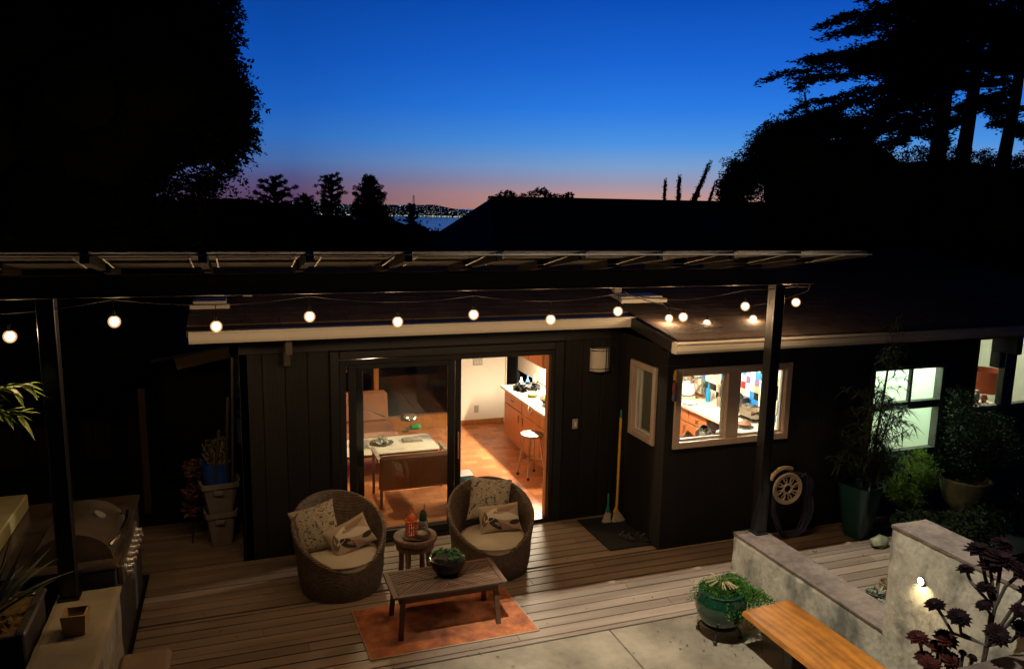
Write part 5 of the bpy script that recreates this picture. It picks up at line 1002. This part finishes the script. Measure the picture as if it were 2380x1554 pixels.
# kitchen behind the window
t = thing('kitchen_counter', 'long kitchen counter with orange cabinets and sink behind the wide window', 'cabinet', (6.4,8.8,.03)); b = B(); b.rbox(6.20,6.84,8.86,10.95,.11,.869,.004); b.rbox(6.20,6.84,7.15,8.12,.11,.869,.004); b.build('carcass', cabwood, t)
for (y0, y1) in ((8.88,9.34),(9.36,9.82),(9.84,10.4),(7.2,7.7)):
    b = B(); b.rbox(6.18,6.199,y0,y1,.13,.66,.004); o = b.build('door', cabwood, t); b = B(); b.tube([(6.165,y0+.06,.5),(6.165,y0+.06,.62)], .006, 6); b.build('handle', MATS['bronze_pull'], o); b = B(); b.rbox(6.18,6.199,y0,y1,.68,.855,.004); o = b.build('drawer', cabwood, t); b = B(); b.tube([(6.165,(y0+y1)/2-.04,.77),(6.165,(y0+y1)/2+.04,.77)], .007, 6); b.build('handle', MATS['bronze_pull'], o)
b = B(); b.rbox(6.15,6.844,7.75,9.72,.87,.92,.006); b.rbox(6.15,6.62,9.841,10.30,.87,.92,.006); b.rbox(6.15,6.844,10.301,10.98,.87,.92,.006); b.rbox(4.46,6.844,7.14,7.749,.87,.918,.006); b.build('countertop', MATS['cream_counter'], t)
b = B(); b.box(6.63,6.80,9.722,10.30,.70,.71); b.box(6.63,6.64,9.722,10.30,.71,.915); b.box(6.79,6.80,9.722,10.30,.71,.915); b.box(6.64,6.79,9.722,9.732,.71,.915); b.build('sink', steel, t)
b = B(); b.tube([(6.74,9.85,.92),(6.74,9.85,1.16),(6.70,9.85,1.22),(6.58,9.85,1.20),(6.52,9.85,1.14)], .016, 8); b.tube([(6.74,9.70,.92),(6.74,9.70,.97),(6.66,9.68,1.0)], .012, 8); b.build('faucet', chrome, t, True)
t = thing('dishwasher', 'black front dishwasher below the kitchen counter', 'dishwasher', (6.2,8.5,.03)); b = B(); b.rbox(6.175,6.80,8.14,8.84,.10,.865,.006); b.build('front_panel', M('black_enamel', (.012,.012,.013), .2, bump=0), t); b = B(); b.tube([(6.15,8.2,.76),(6.15,8.78,.76)], .009, 6); b.build('handle', MATS['black_enamel'], t)
t = thing('kettle', 'large pale kettle standing by the sink', 'kettle', (6.5,9.95,.92)); b = B();  b.lathe([(.10,.0),(.13,.03),(.135,.12),(.11,.19),(.05,.225),(.01,.235)], (6.52,9.95,.921), 28); b.build('body', ceramic_w, t, True); b = B(); b.tube([(6.42,9.95,1.08),(6.44,9.95,1.20),(6.52,9.95,1.24),(6.60,9.95,1.20),(6.62,9.95,1.08)], .010, 8); b.build('handle', chrome, t, True)
b = B(); b.lathe([(.08,.921),(.12,.935),(.115,.94),(.005,.93)], (6.28,9.5,0), 26); tag(b.build('plate', ceramic_w, None, True), 'white plate at the sink end of the kitchen counter', 'plate')
b = B(); b.lathe([(.035,.921),(.038,1.06),(.014,1.12),(.013,1.20),(.016,1.21)], (6.62,9.52,0), 20); tag(b.build('blue_bottle', M('blue_glass', (.01,.22,.45), .1, bump=0, coat=.3), None, True), 'tall turquoise bottle against the tiles', 'bottle')
t = thing('toaster', 'shiny chrome toaster on the kitchen counter', 'toaster', (6.65,8.5,.92)); b = B(); b.rbox(6.52,6.74,8.32,8.66,.93,1.12,.045); b.build('body', chrome, t, True); b = B(); b.rbox(6.515,6.745,8.315,8.665,.921,.945,.01); b.build('base', blackpaint, t)
for x in (6.59,6.67): b = B(); b.box(x-.012,x+.012,8.37,8.61,1.119,1.122); b.build('slot', blackpaint, t)
t = thing('knife_block', 'black knife block against the coloured tiles', 'knife block', (6.76,8.86,.92)); b = B(); b.rbox(6.70,6.82,8.80,8.90,.921,1.14,.01); b.build('block', MATS['black_enamel'], t)
for k in range(4): b = B(); b.bar((6.72,8.82+k*.02,1.14),(6.68,8.82+k*.02,1.21),.012,.02); b.build('knife_handle', blackpaint, t)
b = B(); b.lathe([(.10,.921),(.12,.93),(.115,.936),(.005,.93)], (6.30,8.20,0), 26); tag(b.build('dessert_plate', MATS['grey_glass_dish'], None, True), 'glass plate under the cake near the window', 'plate')
b = B(); b.lathe([(.085,.937),(.09,.97),(.05,1.0),(.03,1.02),(.005,1.025)], (6.30,8.20,0), 20); tag(b.build('cake', M('brown_cake', (.20,.08,.04), .7, var=.4, scale=30, bump=.3), None, True), 'small brown cake on a glass plate', 'cake')
b = B(); b.lathe([(.055,.921),(.06,1.10),(.045,1.13)], (6.66,9.05,0), 22); b.lathe([(.047,1.131),(.05,1.17),(.005,1.175)], (6.66,9.05,0), 22); tag(b.build('jar', M('aqua_jar', (.10,.35,.40), .2), None, True), 'aqua lidded jar between toaster and tiles', 'jar')
b = B(); b.lathe([(.045,.921),(.05,1.05),(.045,1.06)], (6.62,9.22,0), 18)
for k in range(7): b.tube([(6.62,9.22,1.0),(6.62+rnd(-.05,.05),9.22+rnd(-.05,.05),1.25)], .006, 5)
tag(b.build('utensil_crock', M('crock_brown', (.20,.15,.10), .6), None, True), 'crock of cooking utensils next to the aqua jar', 'utensils')
b = B(); b.rbox(5.95,6.20,7.82,8.02,.921,.935,.004); tag(b.build('cutting_board', M('board_tan', (.55,.42,.25), .6)), 'pale cutting board at the counter corner by the window', 'cutting board')
t = thing('dish_rack', 'rack of steel pots and dishes drying inside the kitchen window', 'dish rack', (5.2,7.5,.92)); b = B()
for k in range(9): b.tube([(4.75+k*.09,7.25,.93),(4.75+k*.09,7.25,1.0),(4.75+k*.09,7.6,1.0),(4.75+k*.09,7.6,.93)], .004, 5)
b.tube([(4.72,7.25,.925),(5.5,7.25,.925),(5.5,7.6,.925),(4.72,7.6,.925),(4.72,7.25,.925)], .006, 5); b.build('wire_frame', chrome, t)
for i, (x, y, z, r, mt, rx) in enumerate(((5.04,7.36,1.13,.14,chrome,1.1),(5.26,7.34,1.12,.10,steel,1.3),(4.80,7.32,1.13,.085,M('peach_bowl',(.72,.42,.18),.4,bump=0),.9),(4.92,7.28,1.08,.06,ceramic_w,.5))):
    b = B(); b.lathe([(r*.5,0),(r*.9,.03),(r,.09),(r*.96,.09),(r*.85,.035),(.004,.012)], (0,0,0), 26); b.xform(Matrix.Translation((x,y,z)) @ Matrix.Rotation(rx, 4, 'X') @ Matrix.Rotation(.4, 4, 'Y')); b.build(('pot','pan','bowl','cup')[i], mt, t, True)
b = B(); b.lathe([(.03,.919),(.033,1.16),(.012,1.21),(.011,1.25)], (5.38,7.32,0), 14); tag(b.build('soap_bottle', M('soap_green', (.12,.22,.05), .2), None, True), 'green soap bottle on the window counter', 'bottle')
# things in the far right room
t = thing('table_lamp', 'orange red lampshade seen through the far right window', 'lamp', (10.35,8.0,.9)); b = B(); b.lathe([(.34,1.22),(.26,1.52)], (10.35,8.0,0), 26, cap=False); b.build('lamp_shade', M('red_shade', (.30,.06,.02), .8, emit=(.55,.10,.03), es=.06), t, True); b = B(); b.tube([(10.35,8.0,.8),(10.35,8.0,1.35)], .02, 8); b.build('stand', chrome, t)
b = B(); b.rbox(10.0,10.8,7.8,8.5,.031,.8,.01); b.build('base', white, t)
t = thing('dresser_clutter', 'pinkish ornaments on a shelf behind the far right window', 'ornaments', (9.6,8.0,.03)); b = B(); b.rbox(9.2,10.0,7.5,7.8,.031,1.16,.01); b.build('shelf', white, t)
for k in range(7): b = B(); b.lathe([(.03,1.161),(.05,1.21),(.03,1.27+.03*(k%3))], (9.28+k*.10,7.62+.04*(k%2),0), 12); b.build('ornament', M('orn%d' % (k%3), ((.6,.25,.18),(.5,.5,.55),(.65,.5,.4))[k%3], .5), t, True)
# interior lamps (lit lamps of the rooms)
def ceil_lamp(lab, x, y, power, col, z=2.36, r=.12):
    t = thing('ceiling_lamp', lab, 'light', (x,y,z)); b = B(); b.lathe([(r,z+.02),(r,z+.035)], (x,y,0), 24); b.build('mount', steel, t); b = B(); b.lathe([(r*.9,z+.019),(r*.7,z-.02),(r*.2,z-.04),(.004,z-.042)], (x,y,0), 24); b.build('diffuser', M('diffuser_glow', (1,.9,.7), emit=(1,.8,.5), es=6, bump=0), t, True)
    lamp('ceiling_lamp_light', 'POINT', (x,y,z-.12), power, col, .08)
ceil_lamp('round ceiling lamp over the kitchen work area', 5.6, 8.7, 500, (1,.90,.72))
ceil_lamp('round ceiling lamp over the living room sofa', 1.6, 9.9, 120, (1,.72,.45))
ceil_lamp('round ceiling lamp in the green room', 7.75, 8.0, 150, (.80,1,.80))
ceil_lamp('round ceiling lamp in the far right room', 10.2, 8.3, 90, (1,.97,.80))

# ================================================================== TREES
def tree(name, lab, trunk, cores, leaves, ln, wd, droop=0, group=None, cat='tree', mat_=None, flat=1, limbs=(), tr_w=.28, solid=(), spr=None):
    t = thing(name, lab, cat, trunk[0], group); b = B()
    b.tube(trunk, [tr_w*(1-i/len(trunk)*.7) for i in range(len(trunk))], 8)
    for lb in limbs: b.tube(lb, [.09-.07*i/(len(lb)-1) for i in range(len(lb))], 6)
    b.build('trunk', barkdark, t)
    b = B()
    for (c_, r) in cores:
        if r > .3 and not solid: b.ball(c_, r*.62, 7, 5, 1, 1, flat)
    for c_, r in solid: b.ball(c_, r, 9, 7)
    leafcloud(b, [c_ for c_, r in cores], [r for c_, r in cores], leaves, ln, wd, flat, droop)
    if spr: sprays(b, *spr)
    b.build('crown', mat_ or leafdark, t); return t
rr = random.Random(77)
# big tree at the left: crown volume fills a broad rounded body
edge = [(8.5,.25),(7.5,.2),(6.9,.25),(6.6,.33),(6.35,.22),(6.05,.31),(5.8,.24),(5.6,.36),(5.4,.50),(5.2,.53),(5.02,.44),(4.85,.50),(4.62,.46),(4.5,.34),(4.38,.24),(4.25,.26),(4.1,.06),(3.9,-.05),(3.6,-.12),(3.3,-.05),(2.6,0)]   # height, x of the crown's right side at y = 12
ez = [e[0] for e in edge][::-1]; ex = [e[1] for e in edge][::-1]; cores = []
solid = []
for k in range(900):
    y = rr.uniform(10.6,14.5); z12 = rr.uniform(2.0,8.8); r = rr.uniform(.09,.26); xr = np.interp(z12, ez, ex)-.04+.10*noise.noise((z12*2.6,y*1.3,0))-.04; sprig = rr.random() < .16
    if sprig: r *= .5; xr += rr.uniform(.02,.14)
    edge_ = rr.random() < .6; x12 = xr-r-(abs(rr.gauss(0,.35)) if edge_ else rr.uniform(.3,7))
    if z12 < 4.5 and x12 > xr-.8 and rr.random() < .45: continue
    cores.append(((x12*y/12, y, 3.75+(z12-3.75)*y/12), r))
for k in range(420):
    y = rr.uniform(11.2,14); z12 = rr.uniform(1.2,9.2); R_ = rr.uniform(.4,.75); xr = np.interp(z12, ez, ex)-(.25 if z12 > 4.7 else .9); x12 = xr-R_-abs(rr.gauss(0,1.6)); solid.append(((x12*y/12, y, 3.75+(z12-3.75)*y/12), R_))
sp_p = []; sp_d = []
for k in range(520):
    y = rr.uniform(10.8,13.6); z12 = rr.uniform(3.9,8.6); x12 = np.interp(z12, ez, ex)-rr.uniform(.30,.55); sp_p.append((x12*y/12, y, 3.75+(z12-3.75)*y/12)); sp_d.append((1, rr.uniform(-.8,.8), rr.uniform(-.5,.7)))
for k in range(40):
    y = rr.uniform(11,13); z12 = rr.uniform(4.5,5.6); x12 = np.interp(z12, ez, ex)-rr.uniform(.3,.9); sp_p.append((x12*y/12, y, 3.75+(z12-3.75)*y/12)); sp_d.append((.8, rr.uniform(-.6,.6), -.5))
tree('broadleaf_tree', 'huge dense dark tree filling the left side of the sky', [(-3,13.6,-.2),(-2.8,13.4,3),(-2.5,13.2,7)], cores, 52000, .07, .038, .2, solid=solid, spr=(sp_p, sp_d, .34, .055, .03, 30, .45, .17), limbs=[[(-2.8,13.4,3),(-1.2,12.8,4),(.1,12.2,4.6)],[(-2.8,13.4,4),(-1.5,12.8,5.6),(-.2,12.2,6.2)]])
# dark bank of foliage behind the left deck
b = B(); cs = []; rs_ = []
for k in range(260): cs.append((rr.uniform(-9,1.0), rr.uniform(13.5,17), rr.uniform(-.2,3.0))); rs_.append(rr.uniform(.35,.6))
for c_, r in zip(cs, rs_): b.ball(c_, r*.7, 7, 5)
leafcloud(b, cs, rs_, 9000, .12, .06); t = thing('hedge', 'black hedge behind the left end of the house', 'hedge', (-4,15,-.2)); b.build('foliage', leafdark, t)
# woodland band beyond the house
b = B(); cs = []; rs_ = []
for k in range(900):
    a = rr.uniform(-16, 50); R = rr.uniform(30,62); x, y = R*sin(radians(a)), R*cos(radians(a)); top = 3.75+R*np.interp(a, [-16,-2,1,3.5,5,6.5,10.8,12,13,13.5,17,18,50], [.012,.009,.009,.002,-.006,-.011,-.0125,-.018,-.021,-.0265,-.0265,-.02,-.01])
    r = rr.uniform(.9,1.6); cs.append((x, y, top-r*1.0-rr.random()**2*1.2)); rs_.append(r)
for c_, r in zip(cs, rs_): b.ball(c_, r*.8, 8, 6)
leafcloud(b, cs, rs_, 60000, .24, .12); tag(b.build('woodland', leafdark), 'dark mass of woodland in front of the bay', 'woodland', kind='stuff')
def gpx(az, R): return R*sin(radians(az)), R*cos(radians(az))
def fartree(lab, az, R, top, wfun, name='pine_tree', seed=1, n=7000, nb=34, z0=2.6, cl=.2):
    """open conifer: limbs leave the trunk, each ending in a few flattened needle clumps"""
    x, y = gpx(az, R); rr = random.Random(seed); cores = []; limbs = []
    for k in range(nb):
        f = (k+.5)/nb; z = z0+(top-z0)*f; w_ = wfun(f); a = k*2.39996+rr.uniform(-.4,.4); L_ = w_*rr.uniform(.75,1.12); e = Vector((x+cos(a)*L_, y+sin(a)*L_, z+.22*L_)); limbs.append([(x,y,z-.12*L_), tuple((Vector((x,y,z))+e)/2+Vector((0,0,-.03))), tuple(e)])
        for q in range(4):
            u = rr.uniform(.45,1.02); c_ = Vector((x,y,z)).lerp(e, u)+Vector((rr.gauss(0,.08),rr.gauss(0,.08),rr.gauss(0,.05))); cores.append((tuple(c_), cl*rr.uniform(.55,1.1)*(.6+.4*(1-f))))
    cores += [((x+rr.gauss(0,.05),y,z0+(top-z0)*f), cl*.8) for f in (.2,.4,.6,.75,.88)]; cores.append(((x,y,top-.05), cl*.45))
    return tree(name, lab, [(x,y,-1.6),(x,y,z0-.5),(x,y,top-.15)], cores, n, .11, .035, 0, group='trees on the skyline', tr_w=.09, flat=.75, limbs=limbs)
fartree('loose rounded pine on the skyline next to the big dark tree', 2.9, 40, 4.95, lambda f: 1.45*math.sqrt(max(0, 1-f*f*.97)), seed=1, n=9000, nb=30, cl=.21)
fartree('slender two tiered pine in the middle of the skyline', 6.75, 40, 5.15, lambda f: .95-.9*f if f < .42 else .28+.52*sin(pi*(f-.42)/.58), seed=2, n=9000, nb=30, cl=.21)
fartree('dense broad pine left of the city hills', 9.45, 40, 5.10, lambda f: 1.22*(1-f)**.62+.05, seed=3, n=22000, nb=62, cl=.26)
fartree('low bushy tree between the first two skyline pines', 4.9, 40, 4.15, lambda f: .55*math.sqrt(max(0, 1-f*f)), seed=4, n=4000, nb=16, z0=3.0)
fartree('tiny dark tree top overlapping the city shore', 12.45, 36, 3.78, lambda f: .30*(1-f)**.6, 'small_tree', 5, 2600, 14, 2.6, .10)
# plants above the neighbour's ridge
t = thing('climbing_shrub', 'low ragged shrub silhouette above the neighbour roof ridge', 'shrub', (10,25.4,3)); b = B(); cs = [(8.3+k*.21, 25.2+rnd(-.2,.2), 3.95+.22*sin(k*.55)**2+(.12 if 5 < k < 13 else 0)) for k in range(15)]; leafcloud(b, cs, [.16]*15, 2400, .09, .04); b.build('foliage', leafdark, t); b = B(); b.tube([(9.6,25.2,-.3),(9.7,25.2,3.9)], .08, 6); b.build('stem', barkdark, t)
def cypress(lab, base, tip, w_, seed):
    t = thing('cypress', lab, 'tree', base, 'cypresses behind the neighbour roof'); base, tip = Vector(base), Vector(tip); rr = random.Random(seed); b = B(); b.tube([base, base.lerp(tip,.5), base.lerp(tip,.8), tip], [.08+w_*.5,.05+w_*.5,w_*.28,.01], 8); b.build('trunk', barkdark, t)
    cs = []; rs_ = []
    for k in range(60): f = rr.random(); p = base.lerp(tip, .3+.7*f); q = w_*(1-f)**.7; cs.append((p.x+rr.uniform(-q,q)*.6, p.y+rr.uniform(-q,q)*.6, p.z)); rs_.append(.05+.5*q)
    b = B(); leafcloud(b, cs, [r*.6 for r in rs_], 2500, .12, .04, 1.2, -.6); ax_ = (tip-base).normalized(); fs_ = [.3+.7*k/150 for k in range(150)]
    sprays(b, [base.lerp(tip, f) for f in fs_], [ax_*1.5+Vector((rr.uniform(-1,1),rr.uniform(-1,1),rr.uniform(-.2,.5)))*(w_*1.1) for f in fs_], .22+w_*.55, .10, .035, 26, 0, .10+w_*.12); b.build('crown', leafdark, t)
cypress('thin small cypress tip, leftmost of those behind the roof', (17.9,30,-.5), (17.95,30,4.85), .22, 1); cypress('thin upright cypress tip between the smallest and the leaning one', (18.6,30,-.5), (18.66,30,5.05), .32, 2); cypress('big cypress leaning to the right behind the roof', (17.6,30,-.5), (20.05,30,5.60), .42, 3); cypress('short forked cypress stub right of the leaning one', (18.9,30,-.5), (20.45,30,4.75), .16, 4)
# broadleaf tree at the right and tall conifers
edge = [(9.75,4.3),(9.88,4.6),(10.08,4.9),(10.3,4.85),(10.5,5.25),(10.75,5.62),(11.1,5.75),(11.4,5.7),(11.7,6.0),(12.0,5.95),(12.5,6.1),(13.1,5.9),(13.7,5.7),(14.2,5.35),(16,5.5),(18,5.35),(22,5.5)]  # x, crown top at y = 14
cores = []; solid = []
ez = [e[0] for e in edge]; ex = [e[1] for e in edge]
def cut(x, z): return (x < 10.6 and z < 3.95) or (13.2 < x < 21 and z > 5.45)
for k in range(1300):
    y = rr.uniform(12.8,16.5); x14 = rr.uniform(9.8,13.6) if rr.random() < .7 else rr.uniform(13.4,21.5); zt = np.interp(x14, ez, ex); r = rr.uniform(.12,.27)
    zt += .16*noise.noise((x14*2.2,y*.8,4))-.05; sp_ = rr.random() < .15
    if sp_: r *= .5; zt += rr.uniform(.02,.22)
    z14 = zt-r-(abs(rr.gauss(0,.3)) if rr.random() < .6 else rr.uniform(0,2.6))
    if cut(x14, z14): z14 = 5.4-rr.random()*.5 if x14 > 13 else 4.3
    cores.append(((x14*y/14, y, 3.75+(z14-3.75)*y/14), r))
for k in range(480):
    y = rr.uniform(13.4,16.5); x14 = rr.uniform(10.9,22); R_ = rr.uniform(.35,.7); zt = min(np.interp(x14, ez, ex)-.42, 6.2 if x14 < 12.2 else 5.35); z14 = min(zt-R_, zt-R_-rr.gauss(0,.2)) if rr.random() < .3 else rr.uniform(.6, zt-R_)
    if x14-R_ < 10.7 or (x14 < 12.6 and 3.9 < z14 < 4.7 and rr.random() < .5): continue
    solid.append(((x14*y/14, y, 3.75+(z14-3.75)*y/14), R_))
sp_p = []; sp_d = []
for (x, z) in ((11.58,6.35),(11.62,6.2),(11.70,6.0),(11.82,5.9),(11.5,5.9)): cores.append(((x,14,z), .07))
for (x, z) in ((11.60,6.1),(11.60,6.3),(11.6,6.5),(11.64,6.66)): sp_p += [(x,14,z)]*2; sp_d += [(-.5,0,.6),(.6,0,.6)]
for (x, z) in ((10.0,4.70),(9.95,4.35),(10.1,4.85),(10.35,4.7),(9.9,4.5),(10.2,4.25),(10.5,5.05),(10.62,5.3),(10.9,5.6)): cores.append(((x,14,z), .19))
for k in range(620):
    y = rr.uniform(12.9,15.5); x14 = rr.uniform(9.95,13.6) if k < 520 else rr.uniform(13.6,20); z14 = np.interp(x14, ez, ex)-rr.uniform(.1,.5); sp_p.append((x14*y/14, y, 3.75+(z14-3.75)*y/14)); sp_d.append((rr.uniform(-1,.3), rr.uniform(-.6,.6), rr.uniform(.1,.9)))
for k in range(90):
    y = rr.uniform(13,15); x14 = rr.uniform(9.95,10.6); z14 = rr.uniform(4.0,4.8); sp_p.append((x14*y/14, y, 3.75+(z14-3.75)*y/14)); sp_d.append((-.9, rr.uniform(-.5,.5), rr.uniform(-.6,.3)))
tree('broadleaf_tree', 'wide black bushy tree rising from the right roof end', [(13.5,15,-.2),(13.3,15,3),(13,15,5)], cores, 80000, .07, .028, .35, solid=solid, spr=(sp_p, sp_d, .42, .062, .024, 30, .75, .13), limbs=[[(13.3,15,3),(11.5,14.3,4.2),(10,14,4.6)],[(13.3,15,4),(12.2,14.3,5.3),(11.7,14,6.3)]])
def conifer(lab, x, y, top, seed, tiers, r0=.24, bx=0):
    t = thing('conifer_tree', lab, 'tree', (x,y,-.2), 'tall conifers at the right'); rr = random.Random(seed); b = B(); b.tube([(x,y,-.2),(x+.05,y,4),(x+.1+bx*.5,y,7),(x+bx,y,top)], [r0,r0*.85,r0*.6,.05], 9); B2 = B(); P_ = []; A_ = []
    for (z, az_, ln_, sl) in tiers:
        d = Vector((cos(az_), sin(az_), 0)); st = Vector((x+bx*(z-4)/6,y,z)); k_ = 14; pts = [st+d*ln_*i/k_+Vector((0,0,sl*ln_*(i/k_)-.20*ln_*(i/k_)**2+.07*sin(i*1.3+z*5))) for i in range(k_+1)]; b.tube(pts, [.05-.043*i/k_ for i in range(k_+1)], 5)
        for i in range(1, k_+1):
            for s_ in (-1, 1):
                for rep in range(2):
                    sd = Vector((-d.y, d.x, 0))*s_; L_ = ln_*.30*(1-.6*i/k_)*rr.uniform(.5,1.3); dr_ = (sd*.7+d*rr.uniform(.3,1.0)).normalized(); mm = 16
                    for j in range(mm):
                        q = pts[i]+dr_*L_*j/mm+Vector((rr.gauss(0,.035), rr.gauss(0,.035), rr.gauss(-.02,.035)-.08*(j/mm)**2)); 
                        for _ in range(2): P_.append(tuple(q+Vector((rr.gauss(0,.04),rr.gauss(0,.04),rr.gauss(0,.025))))); v = dr_+Vector((rr.gauss(0,.5), rr.gauss(0,.5), rr.gauss(0,.25))); A_.append(tuple(v.normalized()))
    b.build('trunk', barkdark, t); m_ = len(P_); B2.quads(np.array(P_), np.array(A_), RS.normal(size=(m_,3)), RS.uniform(.09,.17,m_), RS.uniform(.03,.055,m_)); B2.build('crown', leafdark, t)
def tiers(seed, z0, z1, n, lmin, lmax, left=.6):
    rr = random.Random(seed); out = []
    for k in range(n):
        z = z0+(z1-z0)*k/n+rr.uniform(-.1,.1); a = rr.uniform(2.5,3.9) if rr.random() < left else rr.uniform(0,6.28); out.append((z, a, rr.uniform(lmin,lmax), rr.uniform(.0,.42)))
    return out
conifer('tall conifer with the longest boughs reaching left over the sky', 17.9, 16, 12, 1, tiers(5,7.0,11.5,42,2.4,4.4,.75)+[(7.3,3.05,4.3,.12),(7.9,3.1,4.2,.1),(8.35,3.2,3.9,.12),(8.8,3.1,3.8,.1),(7.0,3.3,4.0,.02),(6.85,3.0,4.3,.0),(6.7,3.4,3.9,-.02),(6.6,3.15,4.4,-.04),(6.45,2.9,3.6,-.03),(6.3,3.3,4.0,-.05),(7.15,2.8,3.9,.02),(6.9,3.55,3.4,0),(6.15,3.1,3.4,-.05),(6.0,3.45,2.8,-.05)])
conifer('conifer trunk standing second among the tall right trees', 18.35, 16.6, 12, 2, tiers(6,7.4,11.5,26,1.5,3.0,.5)+[(6.4,2.6,1.8,0),(6.0,.5,1.2,0)], .15)
conifer('conifer with a thick bare trunk, third of the tall right trees', 18.7, 16, 12, 3, tiers(7,7.2,11.5,28,1.4,2.6,.4)+[(6.9,0.2,1.3,0),(6.3,3.3,1.0,0)], .26, .3)
conifer('conifer nearest the right edge of the picture', 20.2, 16, 12, 4, tiers(8,6.9,11.5,34,1.2,2.8,.45)+[(6.3,.3,1.6,0)], .24, .5)
